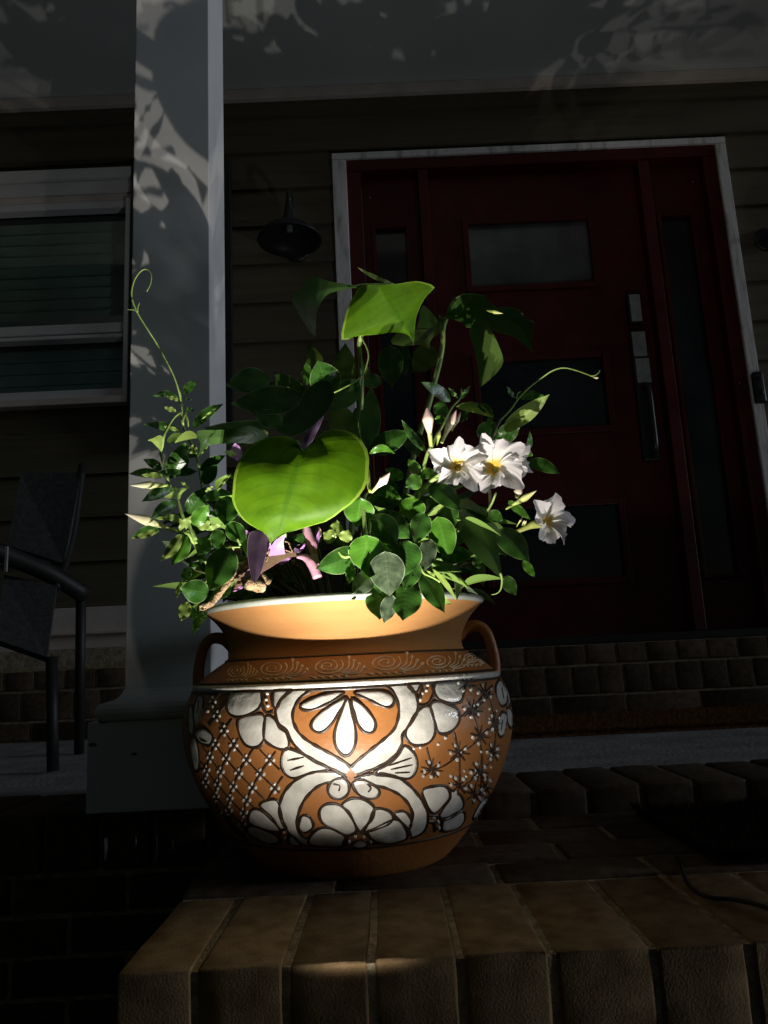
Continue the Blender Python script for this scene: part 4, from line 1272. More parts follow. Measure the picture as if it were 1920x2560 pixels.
# glossy small fold and olive leaf right of it
poly_leaf(ph, pl('D', 1490, 465, 1450, 520, 1445, 600, 1430, 660, 1415, 712), pl('D', 1490, 465, 1510, 560, 1530, 640, 1540, 706), pl('D', 1490, 465, 1560, 530, 1610, 590, 1630, 650, 1590, 690, 1545, 708), (1.20, 1.16), 'g', -0.6)
poly_leaf(ph, pl('D', 1659, 560, 1560, 700, 1440, 720, 1330, 720, 1210, 760, 1140, 858, 1200, 880, 1280, 894), pl('D', 1659, 580, 1560, 760, 1460, 820, 1340, 860, 1280, 894), pl('D', 1690, 600, 1675, 735, 1590, 800, 1552, 860, 1550, 932, 1500, 900, 1460, 880, 1280, 894), (1.26, 1.16), 'o', 0.3, 0.1)
# right-hand dark leaf and the one hanging under it
poly_leaf(ph, pl('H', 262, 395, 290, 300, 340, 210, 410, 148, 520, 138, 640, 145, 720, 200, 742, 280, 880, 282, 1000, 287, 1085, 360, 1102, 420, 1190, 445, 1162, 560, 1152, 690, 1175, 760), pl('H', 262, 395, 480, 370, 720, 350, 900, 400, 1050, 500, 1120, 640, 1175, 760), pl('H', 262, 400, 400, 420, 470, 480, 515, 520, 580, 450, 650, 402, 740, 510, 850, 552, 960, 582, 1060, 652, 1175, 760), (1.26, 1.16), 'k', 0.5, 0.15, 1.0, -0.02)
poly_leaf(ph, pl('H', 640, 400, 510, 530, 535, 620, 562, 720, 590, 860, 605, 960, 625, 1112), pl('H', 650, 405, 640, 560, 660, 720, 690, 860, 670, 1000, 625, 1112), pl('H', 655, 402, 740, 520, 800, 640, 858, 790, 856, 880, 760, 1000, 625, 1112), (1.22, 1.20), 'd', -0.5, 0.25)
# upper stray leaf seen on edge
leaf(ph, 'D', (1180, 245), (795, 70), 46, 1.26, 1.22, 'o', 0.4, kind='n', bend=-20)
# middle leaves
poly_leaf(ph, pl('C', 590, 935, 640, 820, 700, 735, 800, 630, 900, 510, 1020, 425, 1110, 418, 1140, 440), pl('C', 590, 938, 760, 830, 940, 680, 1080, 540, 1140, 440), pl('C', 590, 940, 680, 985, 750, 1008, 920, 930, 1030, 830, 1120, 740, 1180, 610, 1182, 530, 1140, 440), (0.99, 1.04), 'k', -0.55, 0.1)
leaf(ph, 'C', (1150, 560), (1010, 210), 330, 1.26, 1.20, 'd', 0.3)
leaf(ph, 'C', (1280, 520), (1300, 30), 260, 1.30, 1.30, 'o', 0.2)
leaf(ph, 'C', (1050, 420), (920, 30), 190, 1.32, 1.33, 'o', 0.2)
leaf(ph, 'C', (900, 470), (900, 220), 110, 1.28, 1.27, 'g', 0.4)
leaf(ph, 'C', (520, 420), (60, 470), 270, 1.03, 1.00, 'k', 0.4, bend=25)
leaf(ph, 'C', (860, 600), (110, 660), 300, 1.01, 0.985, 'k', 0.5)
leaf(ph, 'C', (500, 905), (-170, 905), 270, 1.22, 1.14, 'k', 0.5, bend=-70)
leaf(ph, 'C', (660, 880), (330, 740), 190, 0.99, 0.98, 'k', 0.5)
leaf(ph, 'C', (1430, 420), (1150, 740), 260, 1.30, 1.27, 'k', -0.3)
leaf(ph, 'C', (1540, 1120), (1570, 470), 230, 1.20, 1.24, 'k', 0.3)
leaf(ph, 'D', (1140, 880), (1155, 1330), 265, 1.22, 1.18, 'd', 0.4)
leaf(ph, 'D', (1260, 870), (1300, 1200), 150, 1.28, 1.28, 'k', 0.4)
leaf(ph, 'D', (1600, 900), (1370, 1170), 260, 1.32, 1.32, 'o', 0.2)
leaf(ph, 'D', (1060, 1260), (800, 1240), 150, 1.30, 1.28, 'k', 0.2)
leaf(ph, 'D', (900, 1250), (870, 1060), 90, 1.27, 1.27, 'o', 0.2)
leaf(ph, 'C', (900, 700), (560, 330), 260, 1.31, 1.29, 'k', 0.2)
leaf(ph, 'C', (1330, 1000), (1180, 640), 280, 1.30, 1.29, 'o', 0.2)
leaf(ph, 'C', (1500, 1050), (1400, 700), 240, 1.32, 1.31, 'k', 0.2)
# the long leaf lying left over the mandevilla, with pale turned-up edge
poly_leaf(ph, pl('A', 1540, 575, 1380, 478, 1250, 495, 1100, 515, 950, 518, 815, 522, 780, 560, 830, 650, 835, 720, 798, 800), pl('A', 1540, 578, 1400, 572, 1200, 590, 1000, 595, 900, 610, 850, 680, 798, 800), pl('A', 1540, 580, 1395, 655, 1250, 655, 1100, 658, 980, 668, 905, 690, 860, 735, 798, 800), (1.02, 0.96), 'k', 0.6, 0.1)
leaf(ph, 'A', (1540, 560), (1385, 560), 90, 1.07, 1.05, 'p', 0.3)
leaf(ph, 'A', (920, 665), (800, 795), 40, 1.028, 1.025, 'p', 0.3, kind='n')
leaf(ph, 'A', (1625, 400), (1565, 385), 65, 1.16, 1.15, 'p')
leaf(ph, 'C', (725, 535), (700, 485), 40, 1.20, 1.19, 'p')
# the long dark leaf hanging to the right
poly_leaf(ph, cat_(pl('E', 1230, 840, 1205, 940, 1225, 1130, 1330, 1330, 1420, 1420, 1500, 1500, 1590, 1570, 1640, 1630)) + [(1252, 1447)], cat_(pl('E', 1240, 830, 1340, 990, 1450, 1160, 1560, 1350, 1640, 1540)) + [(1254, 1447)], cat_(pl('E', 1250, 820, 1330, 815, 1450, 900, 1560, 1050, 1618, 1230, 1655, 1420)) + [(1255, 1447)], (1.06, 0.985), 'k', 0.45, 0.25, 1.0, -0.01)
stem(ph, 'S', (1251, 1432, 1255, 1450, 1252, 1472, 1243, 1483, 1229, 1487), 0.985, [0.0016, 0.0013, 0.0009, 0.0005], 'stem_green', 'leaf_tip')
# stalks
stem(ph, 'D', (885, 745, 830, 800, 824, 950, 838, 1100, 842, 1320, 835, 1600, 830, 1900, 780, 2400, 720, 3000), (1.17, 1.22, 1.24), [0.0042, 0.0048, 0.0052, 0.0056], 'stem_green', 'stalk', 30)
stem(ph, 'H', (270, 400, 238, 500, 235, 660, 205, 850, 165, 1000, 90, 1300, -60, 1800, -200, 2500), (1.26, 1.25, 1.24), [0.0046, 0.0048, 0.0048, 0.005], 'stem_green', 'stalk', 30)
stem(ph, 'D', (850, 790, 862, 840, 895, 900, 916, 980, 905, 1060, 862, 1180, 780, 1260, 690, 1310, 565, 1372, 500, 1390), (1.17, 1.14), 0.0013, 'stem_green', 'runner', 30)
stem(ph, 'D', (838, 1120, 830, 1170, 836, 1210, 820, 1260, 832, 1315), (1.165, 1.165), [0.001, 0.0035, 0.0025, 0.003, 0.001], 'stem_green', 'sheath', 14)
stem(ph, 'D', (1180, 246, 1000, 250, 850, 252, 770, 270, 700, 268), (1.2, 1.18), 0.0015, 'stem_green', 'stalk', 12)
stem(ph, 'C', (850, 1160, 830, 1120, 790, 1060, 760, 1200, 780, 1600, 800, 1900), (0.952, 1.0, 1.2), 0.0030, 'stem_green', 'stalk', 20)

# ---------------------------------------------------------------- white mandevilla (right half of the pot)
mr_ = thing('mandevilla', 'mandevilla in bloom with white ruffled yellow throated flowers', 'plant', (0.02, 1.2, 0.335))
def LR(r, b, t, w, *a, **k): leaf(mr_, r, b, t, w*1.18, *a, **k)
LR('E', (310, 322), (738, 118), 195, 1.10, 1.08, 'd', -0.5, 0.2)
LR('E', (300, 348), (572, 352), 66, 1.05, 1.03, 'g', 0.5, bend=-58)
LR('E', (740, 120), (815, 382), 185, 1.14, 1.10, 'd', 0.3)
LR('E', (905, 340), (636, -5), 72, 1.08, 1.06, 'd', 0.6, 0.2, kind='n', bend=-15)
LR('E', (660, 600), (470, 500), 110, 1.09, 1.08, 'g', -0.3, bend=-12)
LR('E', (825, 560), (705, 402), 100, 1.045, 1.04, 'g', 0.6, -0.2)
LR('E', (828, 575), (1015, 570), 98, 1.045, 1.04, 'g', -0.5, bend=-20)
LR('E', (835, 585), (673, 695), 140, 1.04, 1.02, 'g', -0.2, 0.15, bend=-15)
LR('E', (360, 690), (640, 822), 115, 1.05, 1.03, 'g', -0.4, 0.2, bend=-10)
LR('E', (400, 700), (630, 700), 130, 1.09, 1.08, 'd', 0.2)
LR('E', (290, 770), (565, 960), 220, 1.09, 1.06, 'f', 0.2)
LR('E', (215, 808), (170, 1112), 275, 1.01, 1.02, 'g', 0.15, 0.25)
LR('E', (340, 985), (592, 1318), 235, 1.02, 1.00, 'd', -0.4, 0.3, bend=-20)
LR('E', (430, 970), (725, 1230), 220, 1.05, 1.03, 'd', 0.1, 0.2)
LR('E', (770, 800), (728, 1055), 235, 1.03, 1.03, 'g', 0.2, 0.3)
LR('E', (882, 962), (778, 1275), 190, 1.01, 0.995, 'd', 0.3, 0.35)
LR('E', (895, 990), (1115, 843), 62, 1.02, 1.03, 'p', 0.6, kind='n', bend=14)
LR('E', (1012, 1000), (1130, 1452), 245, 1.02, 1.01, 'g', 0.35, 0.35)
LR('E', (1040, 890), (1135, 975), 90, 1.04, 1.04, 'g', 0.2)
LR('E', (1180, 850), (1130, 1180), 120, 1.03, 1.02, 'd', 0.6)
LR('E', (918, 688), (1272, 946), 185, 1.03, 0.99, 'd', -0.3, 0.2, bend=-30)
LR('E', (1040, 1430), (1368, 1436), 125, 1.05, 1.02, 'd', 0.5, 0.2, bend=-14)
LR('E', (1180, 1340), (1362, 1428), 140, 1.035, 1.025, 'g', 0.2, bend=25)
LR('E', (268, 1192), (284, 1598), 328, 0.995, 1.00, 'g', 0.05, 0.25)
LR('F', (465, 532), (516, 1003), 322, 0.985, 0.975, 'f', 0.1, 0.25)
LR('F', (700, 420), (664, 797), 285, 1.00, 0.985, 'd', 0.2, 0.25)
LR('F', (805, 640), (660, 938), 160, 1.01, 0.99, 'd', 0.1, 0.3)
LR('F', (335, 765), (125, 975), 185, 1.01, 0.985, 'f', 0.3, 0.25)
LR('F', (430, 920), (410, 1243), 275, 1.01, 0.975, 'd', 0.2, 0.3)
LR('F', (300, 900), (440, 985), 120, 1.02, 1.0, 'd', 0.2)
LR('F', (545, 985), (455, 1278), 150, 0.99, 0.975, 'f', -0.4, 0.2)
LR('F', (705, 868), (650, 1253), 295, 1.00, 0.97, 'd', 0.1, 0.3)
LR('F', (850, 742), (1085, 1172), 190, 1.01, 0.975, 'd', -0.5, 0.35)
LR('F', (945, 702), (1207, 1042), 46, 1.0, 0.975, 'p', 0.8, kind='n', bend=-18)
LR('F', (850, 730), (990, 795), 40, 1.01, 1.0, 'p', 0.3, kind='n')
LR('F', (835, 890), (1158, 1082), 125, 1.02, 1.005, 'p', 0.3, bend=12)
LR('F', (935, 400), (868, 748), 160, 1.02, 1.0, 'f', 0.4, 0.2)
LR('F', (1192, 685), (1210, 1040), 66, 1.04, 1.0, 'f', 0.5, kind='n', bend=-25)
LR('F', (560, 480), (428, 525), 70, 1.02, 1.02, 'g', 0.2)
LR('F', (830, 440), (810, 555), 70, 1.03, 1.03, 'g', 0.2)
LR('F', (120, 960), (150, 1035), 120, 1.02, 1.0, 'd', 0.2)
LR('K', (1640, 1320), (1352, 1442), 150, 1.03, 1.0, 'd', -0.2, 0.3, bend=-20)
LR('K', (1600, 1400), (1585, 1545), 60, 1.02, 1.0, 'g', 0.4, kind='n')
LR('K', (1490, 1240), (1402, 1195), 85, 1.03, 1.03, 'p', 0.2)
LR('K', (1490, 1230), (1500, 1105), 85, 1.03, 1.04, 'p', 0.2)
LR('K', (1545, 1260), (1580, 1170), 80, 1.03, 1.03, 'p', 0.2)
LR('K', (1360, 1240), (1180, 1225), 60, 1.08, 1.06, 'd', 0.3)
LR('J', (925, 1008), (1124, 1198), 125, 1.06, 1.02, 'd', -0.4, 0.25, bend=-14)
LR('J', (1085, 1190), (1156, 1288), 44, 1.05, 1.03, 'g', 0.3)
LR('J', (970, 1280), (1045, 1395), 70, 1.08, 1.06, 'k', 0.3)
LR('G', (880, 845), (1165, 948), 95, 1.14, 1.10, 'd', -0.3, 0.2, bend=-22)
LR('G', (300, 385), (617, 485), 74, 1.12, 1.08, 'p', 0.3, 0.4, bend=-38)
LR('G', (480, 368), (615, 470), 60, 1.10, 1.085, 'g', -0.3, bend=-12)
LR('G', (690, 575), (1076, 284), 118, 1.14, 1.08, 'p', 0.5, -0.3, bend=10)
LR('G', (700, 590), (870, 480), 70, 1.13, 1.11, 'p', -0.4)
LR('G', (825, 312), (1042, 305), 62, 1.15, 1.13, 'd', 0.4, bend=-20)
LR('G', (255, 345), (8, 182), 84, 1.16, 1.12, 'd', 0.4, bend=16)
LR('G', (170, 470), (172, 328), 104, 1.18, 1.18, 'd', 0.1)
LR('G', (320, 335), (418, 214), 36, 1.13, 1.12, 'g', 0.5, kind='n')
LR('G', (312, 315), (234, 228), 32, 1.13, 1.12, 'g', -0.5, kind='n')
LR('G', (730, 1168), (918, 1325), 60, 1.09, 1.06, 'g', 0.3)
LR('G', (570, 1270), (690, 1330), 90, 1.12, 1.1, 'd', 0.3)
LR('G', (600, 1000), (640, 560), 170, 1.24, 1.24, 'd', 0.2)
LR('G', (560, 480), (600, 530), 40, 1.16, 1.15, 'g', 0.2, kind='n')
LR('G', (330, 440), (390, 500), 110, 1.20, 1.2, 'd', 0.2)
LR('G', (880, 780), (912, 590), 40, 1.2, 1.2, 'd', 0.5, kind='n', bend=14)
LR('G', (870, 760), (940, 795), 44, 1.2, 1.2, 'g', 0.2)
LR('G', (120, 500), (225, 490), 60, 1.10, 1.09, 'g', 0.2)
LR('G', (790, 320), (715, 215), 30, 1.14, 1.13, 'd', 0.3, kind='n')
LR('G', (650, 640), (830, 560), 130, 1.22, 1.2, 'd', 0.2)
LR('G', (480, 640), (650, 520), 130, 1.22, 1.22, 'd', 0.3)
LR('F', (1400, 590), (1450, 715), 80, 1.1, 1.08, 'd', 0.3)
# buds
bud(mr_, 'G', (92, 722), (58, 384), 100, 1.05, 1.04, 'bud_pink', 0.36)
bud(mr_, 'G', (178, 690), (302, 412), 84, 1.06, 1.05, 'bud_pink', 0.3)
bud(mr_, 'G', (262, 590), (338, 430), 44, 1.065, 1.06, 'bud_pink', 0.2)
bud(mr_, 'G', (140, 710), (168, 570), 36, 1.07, 1.07, 'bud_green', 0.2)
bud(mr_, 'E', (325, 752), (520, 545), 92, 1.0, 0.99, 'bud_pink', 0.3)
bud(mr_, 'G', (712, 1236), (968, 1083), 58, 1.07, 1.05, 'bud_green', 0.25)
bud(mr_, 'G', (800, 1150), (835, 1040), 74, 1.10, 1.09, 'bud_pink', 0.1)
bud(mr_, 'H', (690, 315), (860, 348), 46, 1.16, 1.15, 'bud_green', 0.05, twist=False)
for (a, b_) in (((800, 1385), (858, 1288)), ((845, 1375), (870, 1325)), ((858, 1378), (885, 1330))):
    bud(mr_, 'G', a, b_, 16, 1.08, 1.07, 'bud_cream', 0.2, name='calyx', twist=False)
for (a, b_) in (((1480, 1225), (1465, 1205)), ((1490, 1230), (1490, 1215))):
    bud(mr_, 'K', a, b_, 12, 1.02, 1.02, 'bud_cream', 0.2, name='calyx', twist=False)
# stems
stem(mr_, 'G', (660, 505, 745, 420, 818, 318, 900, 234, 1040, 126, 1120, 80, 1200, 65, 1300, 88, 1400, 124, 1470, 150), (1.16, 1.10, 1.06), [0.0014, 0.0013, 0.0012, 0.0010, 0.0008], 'stem_green', 'tendril', 40)
stem(mr_, 'G', (1415, 132, 1450, 128, 1480, 108, 1492, 84), 1.06, [0.0012, 0.0008, 0.0006], 'stem_green', 'tendril', 12)
bud(mr_, 'G', (1435, 145), (1484, 150), 20, 1.06, 1.06, 'bud_cream', 0.2, name='leaf_bud', twist=False)
stem(mr_, 'G', (800, 322, 810, 280, 832, 262), 1.14, 0.001, 'stem_green', 'tendril', 8)
stem(mr_, 'E', (805, 860, 812, 790, 815, 720, 850, 600, 862, 500, 880, 440, 905, 350, 940, 280), (1.06, 1.05), [0.0030, 0.0028, 0.0024], 'stem_green', 'stem', 24)
stem(mr_, 'E', (830, 725, 900, 670, 990, 610, 1070, 545), (1.05, 1.04), [0.0032, 0.003], 'stem_green', 'stem', 12)
stem(mr_, 'E', (815, 850, 790, 1000, 700, 1200, 600, 1500, 500, 1900), (1.06, 1.2), [0.003, 0.0036], 'stem_brown', 'stem', 16)
stem(mr_, 'E', (265, 1195, 255, 1090, 245, 940, 255, 800, 300, 740), (1.0, 1.03), [0.0030, 0.0028, 0.002], 'stem_green', 'stem', 16)
stem(mr_, 'E', (300, 1180, 310, 1080, 300, 1030), (1.01, 1.02), [0.0026, 0.002], 'stem_green', 'stem', 8)
stem(mr_, 'E', (315, 745, 296, 680, 295, 560, 300, 520), (1.0, 1.02), [0.002, 0.003, 0.001], 'bud_green', 'calyx', 12)
stem(mr_, 'F', (-15, 530, 20, 575, 60, 590, 102, 580), (1.0, 0.995), [0.0016, 0.0026, 0.0022], 'stem_green', 'stem', 12)
stem(mr_, 'G', (30, 1060, 110, 990, 200, 925), (1.05, 1.03), [0.0032, 0.003], 'stem_green', 'stem', 10)
stem(mr_, 'G', (70, 780, 130, 640, 200, 520, 260, 400, 330, 320, 342, 240), (1.07, 1.12), [0.0028, 0.0022, 0.0014], 'stem_green', 'stem', 20)
stem(mr_, 'G', (660, 505, 600, 640, 560, 900, 580, 1240, 480, 1500, 200, 1800), (1.16, 1.2, 1.2), [0.0024, 0.003], 'stem_brown', 'stem', 24)
stem(mr_, 'G', (560, 1250, 600, 1180, 630, 1100), (1.12, 1.1), 0.0018, 'stem_green', 'stem', 10)
stem(mr_, 'F', (855, 700, 870, 760, 960, 800, 1040, 850), (1.01, 1.0), 0.0016, 'stem_green', 'stem', 10)

def flower(parent, r, c, Yc, rad, face, spin, seed, tube_to=None, ytube=None):
    """funnel flower of five ruffled overlapping petals around a yellow throat"""
    rg = random.Random(seed)
    O = at(*px(r, *c), Yc)
    f_ = Vector(face).normalized()
    e1 = f_.cross(Vector((0, 0, 1))).normalized()
    e2 = e1.cross(f_)
    fl = thing_part('flower', parent, O)
    n, k_ = 12, 21
    for q in range(5):
        vs, fs, uvs = [], [], []
        a0 = spin+q*2*PI/5
        amp = rg.uniform(0.8, 1.15)
        ph_ = rg.uniform(0, 6)
        lift = rg.uniform(-0.10, 0.12)
        for i in range(n):
            u = i/(n-1)
            for j in range(k_):
                v = j/(k_-1)-0.5
                an = a0+v*(1.06+0.34*u)*2*PI/5+0.40*u
                env = 1-0.30*abs(v*2)**2.6
                peak = 0.30*math.exp(-((v-0.22)/0.12)**2)
                fr = 0.022*math.sin(v*30+ph_)+0.016*math.sin(v*57+ph_*2)
                ro = rad*amp*(0.84*env+peak+fr)
                rr = rad*0.13+(ro-rad*0.13)*u
                h_ = rad*(-0.40*(1-u)**2.6+0.10*u+lift*u*u)
                h_ += rad*u**3*(0.060*math.sin(v*17+ph_)+0.035*math.sin(v*41+ph_*1.7))+rad*u*u*(0.20*v+0.10*(2*v)**2)-rad*0.05*math.exp(-(v/0.2)**2)*u
                vs.append(O+(e1*math.cos(an)+e2*math.sin(an))*rr+f_*h_)
                uvs.append((v+0.5+q*0.37, u))
        for i in range(n-1):
            for j in range(k_-1):
                fs.append((i*k_+j, i*k_+j+1, (i+1)*k_+j+1, (i+1)*k_+j))
        mesh_obj('petal', vs, fs, M['petal'], fl, True, uvs)
    vs, fs = [], []
    prof = [(0.150, -0.385), (0.125, -0.43), (0.10, -0.50), (0.07, -0.60), (0.03, -0.66), (0.001, -0.67)]
    for rr, hh in prof:
        for j in range(20):
            a = 2*PI*j/20
            vs.append(O+(e1*math.cos(a)+e2*math.sin(a))*(rr*rad)+f_*(hh*rad))
    for i in range(len(prof)-1):
        for j in range(20):
            fs.append((i*20+j, i*20+(j+1) % 20, (i+1)*20+(j+1) % 20, (i+1)*20+j))
    mesh_obj('throat', vs, fs, M['throat'], fl)
    if tube_to:
        T = at(*px(r, *tube_to), ytube)
        p0 = O-f_*(rad*0.44)
        p1 = O-f_*(rad*1.0)
        tube('flower_tube', [p0, p1, p1.lerp(T, 0.5), T], [rad*0.20, rad*0.17, rad*0.10, rad*0.07], M['tube'], fl, 12, 14)
    return fl
def thing_part(name, parent, loc):
    o = bpy.data.objects.new(name, None)
    o.empty_display_size = 0.02
    C.objects.link(o)
    o.parent = parent
    WLOC[o] = Vector(loc)
    o.location = WLOC[o]-WLOC[parent]
    return o
flower(mr_, 'G', (312, 868), 1.03, 0.0400, (-0.10, -1, 0.05), 0.95, 21, (200, 940), 1.06)
flower(mr_, 'G', (604, 884), 1.04, 0.0435, (-0.30, -1, 0.0), 0.62, 34, (440, 1010), 1.10)
flower(mr_, 'G', (775, 850), 1.09, 0.0370, (0.35, -1, 0.02), 0.3, 47, (640, 1000), 1.12)
flower(mr_, 'G', (1092, 1332), 1.05, 0.0360, (0.72, -1, 0.0), 1.05, 58, (790, 1430), 1.08)
leaf(mr_, 'G', (140, 990), (235, 1035), 110, 1.06, 1.06, 'petal', 0.2, name='fallen_petal')

# ---------------------------------------------------------------- mandevilla on the left, in bud
DY = -0.06
ml = thing('mandevilla', 'leafy budding mandevilla with no open flowers spilling toward the column', 'plant', (-0.16, 1.2, 0.335))
def LL(r, b, t, w, Yb, Yt, mat, *a, **k):
    e = -0.012 if mat in 'pg' else 0.0
    leaf(ml, r, b, t, w*1.22, Yb+e, Yt+e, mat, *a, **k)
LL('A', (622, 222), (328, 172), 62, 1.13, 1.10, 'd', 0.4, 0.3, bend=52)
LL('A', (615, 215), (480, 165), 36, 1.125, 1.12, 'p', 0.3, kind='n')
LL('A', (662, 138), (795, 2), 76, 1.14, 1.12, 'd', -0.4, bend=-8)
LL('A', (582, 322), (453, 282), 46, 1.12, 1.11, 'p', 0.3)
LL('A', (680, 298), (775, 316), 34, 1.14, 1.14, 'd', 0.3)
LL('A', (650, 190), (775, 208), 10, 1.14, 1.13, 'd', 0.3, kind='n')
LL('A', (640, 545), (240, 458), 74, 1.13, 1.08, 'd', 0.5, 0.2, bend=24)
LL('A', (635, 540), (430, 485), 34, 1.12, 1.105, 'p', 0.3, kind='n', bend=12)
poly_leaf(ml, pl('A', 565, 655, 600, 600, 650, 552, 715, 526, 770, 545, 815, 598), pl('A', 570, 652, 640, 610, 720, 580, 815, 598), pl('A', 575, 650, 650, 630, 740, 610, 815, 600), (1.05, 1.04), 'p', 0.2)
poly_leaf(ml, pl('A', 620, 545, 540, 560, 490, 620, 510, 655, 560, 655), pl('A', 622, 548, 580, 590, 570, 620, 562, 656), pl('A', 640, 548, 600, 600, 580, 640, 566, 656), (1.065, 1.055), 'g', 0.3)
LL('A', (755, 500), (1078, 245), 92, 1.14, 1.10, 'd', -0.4, bend=-30)
LL('A', (840, 415), (1000, 290), 16, 1.115, 1.105, 'p', 0.2, kind='n', bend=-4)
poly_leaf(ml, pl('A', 420, 730, 370, 680, 330, 640, 285, 628, 320, 610), pl('A', 425, 725, 400, 660, 370, 620, 335, 608), pl('A', 432, 720, 445, 650, 440, 590, 405, 574, 350, 600), (1.09, 1.06), 'p', 0.4)
LL('A', (500, 1020), (685, 632), 180, 1.14, 1.12, 'd', 0.35, 0.2, bend=20)
LL('A', (435, 935), (238, 820), 82, 1.13, 1.10, 'd', -0.3, bend=14)
LL('A', (430, 985), (88, 975), 84, 1.12, 1.08, 'd', 0.5, 0.2, bend=18)
LL('A', (475, 1002), (205, 990), 52, 1.10, 1.08, 'p', 0.2, bend=8)
LL('A', (640, 950), (380, 960), 60, 1.12, 1.10, 'd', 0.4)
bud(ml, 'A', (500, 1092), (100, 1094), 78, 1.09, 1.07, 'bud_cream', 0.08)
LL('A', (565, 1125), (222, 1262), 108, 1.11, 1.07, 'd', -0.2, 0.2, bend=18)
poly_leaf(ml, pl('A', 620, 1235, 540, 1232, 455, 1216), pl('A', 640, 1180, 560, 1185, 455, 1214), pl('A', 720, 1108, 640, 1118, 560, 1150, 455, 1212), (1.07, 1.05), 'p', 0.3)
LL('A', (585, 1265), (322, 1435), 112, 1.10, 1.07, 'd', -0.3, 0.2, bend=16)
bud(ml, 'A', (615, 1578), (48, 1384), 96, 1.07, 1.04, 'bud_cream', 0.30)
LL('A', (670, 1482), (352, 1452), 56, 1.07, 1.05, 'p', 0.4, bend=42)
LL('A', (430, 1525), (108, 1645), 96, 1.08, 1.05, 'd', -0.3, 0.2, bend=10)
LL('A', (400, 1548), (112, 1642), 52, 1.065, 1.045, 'p', 0.2, bend=-12)
LL('A', (760, 1512), (922, 1288), 138, 1.05, 1.05, 'g', 0.3, 0.25)
LL('A', (615, 1565), (745, 1408), 74, 1.05, 1.05, 'p', 0.3)
LL('A', (890, 1556), (1072, 1490), 44, 1.05, 1.05, 'p', 0.3)
LL('A', (830, 1560), (910, 1380), 110, 1.07, 1.07, 'p', 0.2)
LL('A', (690, 1385), (890, 1105), 150, 1.12, 1.10, 'd', 0.3, bend=12)
LL('A', (1150, 1190), (828, 1242), 100, 1.07, 1.05, 'd', 0.5, bend=22)
poly_leaf(ml, pl('A', 1175, 1025, 1150, 975, 1060, 1000, 985, 1050, 985, 1090, 1008, 1155), pl('A', 1175, 1025, 1110, 1010, 1050, 1060, 1008, 1156), pl('A', 1178, 1028, 1140, 1000, 1080, 1070, 1010, 1158), (1.04, 1.02), 'g', 0.5)
LL('A', (1150, 975), (1010, 1155), 26, 1.02, 1.015, 'p', 0.2, kind='n', bend=8)
LL('A', (1120, 1200), (1090, 1512), 210, 1.05, 1.03, 'd', 0.2, 0.3)
LL('A', (860, 1075), (1010, 870), 120, 1.14, 1.12, 'd', 0.3)
LL('A', (830, 940), (1100, 780), 90, 1.15, 1.12, 'd', 0.4, bend=-14)
LL('A', (560, 950), (800, 950), 80, 1.14, 1.14, 'd', 0.3)
LL('A', (640, 1170), (520, 1110), 40, 1.1, 1.09, 'p', 0.3)
LL('A', (720, 1110), (610, 1050), 26, 1.1, 1.09, 'p', 0.3, kind='n')
LL('A', (720, 690), (800, 760), 80, 1.06, 1.05, 'p', 0.3)
LL('A', (1205, 770), (1080, 745), 56, 1.08, 1.06, 'p', 0.3)
LL('A', (880, 1160), (970, 1100), 30, 1.06, 1.06, 'p', 0.3, kind='n')
LL('A', (1000, 515), (1100, 510), 22, 1.06, 1.06, 'p', 0.3, kind='n')
LL('A', (645, 710), (800, 800), 90, 1.16, 1.14, 'd', 0.3)
LL('B', (222, 352), (2, 632), 98, 1.04, 1.03, 'p', 0.3, 0.2, bend=-22)
LL('B', (282, 358), (122, 680), 150, 1.045, 1.03, 'g', 0.3, 0.3, bend=-10)
LL('B', (312, 480), (126, 676), 90, 1.05, 1.035, 'g', -0.2, 0.2, bend=14)
LL('B', (495, 395), (392, 575), 150, 1.06, 1.04, 'd', 0.2)
LL('B', (738, 492), (506, 942), 268, 1.03, 0.995, 'd', 0.25, 0.25)
LL('B', (508, 962), (202, 905), 205, 1.03, 1.00, 'd', 0.35, 0.2, bend=-12)
LL('B', (495, 892), (318, 866), 62, 1.075, 1.065, 'p', 0.2)
LL('B', (290, 1062), (215, 1255), 112, 1.05, 1.04, 'p', 0.2)
LL('B', (445, 1135), (335, 1395), 82, 1.06, 1.03, 'd', 0.3)
LL('B', (480, 1140), (425, 1280), 50, 1.05, 1.03, 'd', 0.3)
LL('B', (330, 1110), (350, 1250), 70, 1.06, 1.04, 'd', 0.3)
LL('B', (232, 832), (172, 1020), 42, 1.05, 1.03, 'p', 0.3, kind='n', bend=10)
LL('B', (300, 700), (240, 860), 90, 1.07, 1.05, 'd', 0.2)
LL('B', (690, 250), (905, 435), 160, 1.07, 1.05, 'd', 0.2)
LL('B', (600, 300), (600, 520), 130, 1.10, 1.09, 'd', 0.2)
LL('B', (420, 560), (300, 700), 120, 1.12, 1.1, 'd', 0.2)
LL('B', (740, 890), (625, 1030), 44, 1.03, 1.01, 'd', 0.4, kind='n', bend=-12)
stem(ml, 'T', (480, 960, 468, 900, 430, 790, 340, 620, 292, 545, 222, 430, 188, 335, 200, 250, 238, 188, 278, 173, 304, 205, 300, 258, 278, 305), (1.13, 1.10, 1.09), [0.0013, 0.0010, 0.0010, 0.0011, 0.0011, 0.0009, 0.0007], 'stem_green', 'tendril', 60)
stem(ml, 'T', (222, 430, 205, 415, 160, 412), 1.09, [0.0012, 0.0008, 0.0004], 'stem_green', 'tendril', 8)
stem(ml, 'T', (222, 425, 225, 395, 236, 370), 1.09, [0.0012, 0.0008, 0.0004], 'stem_green', 'tendril', 8)
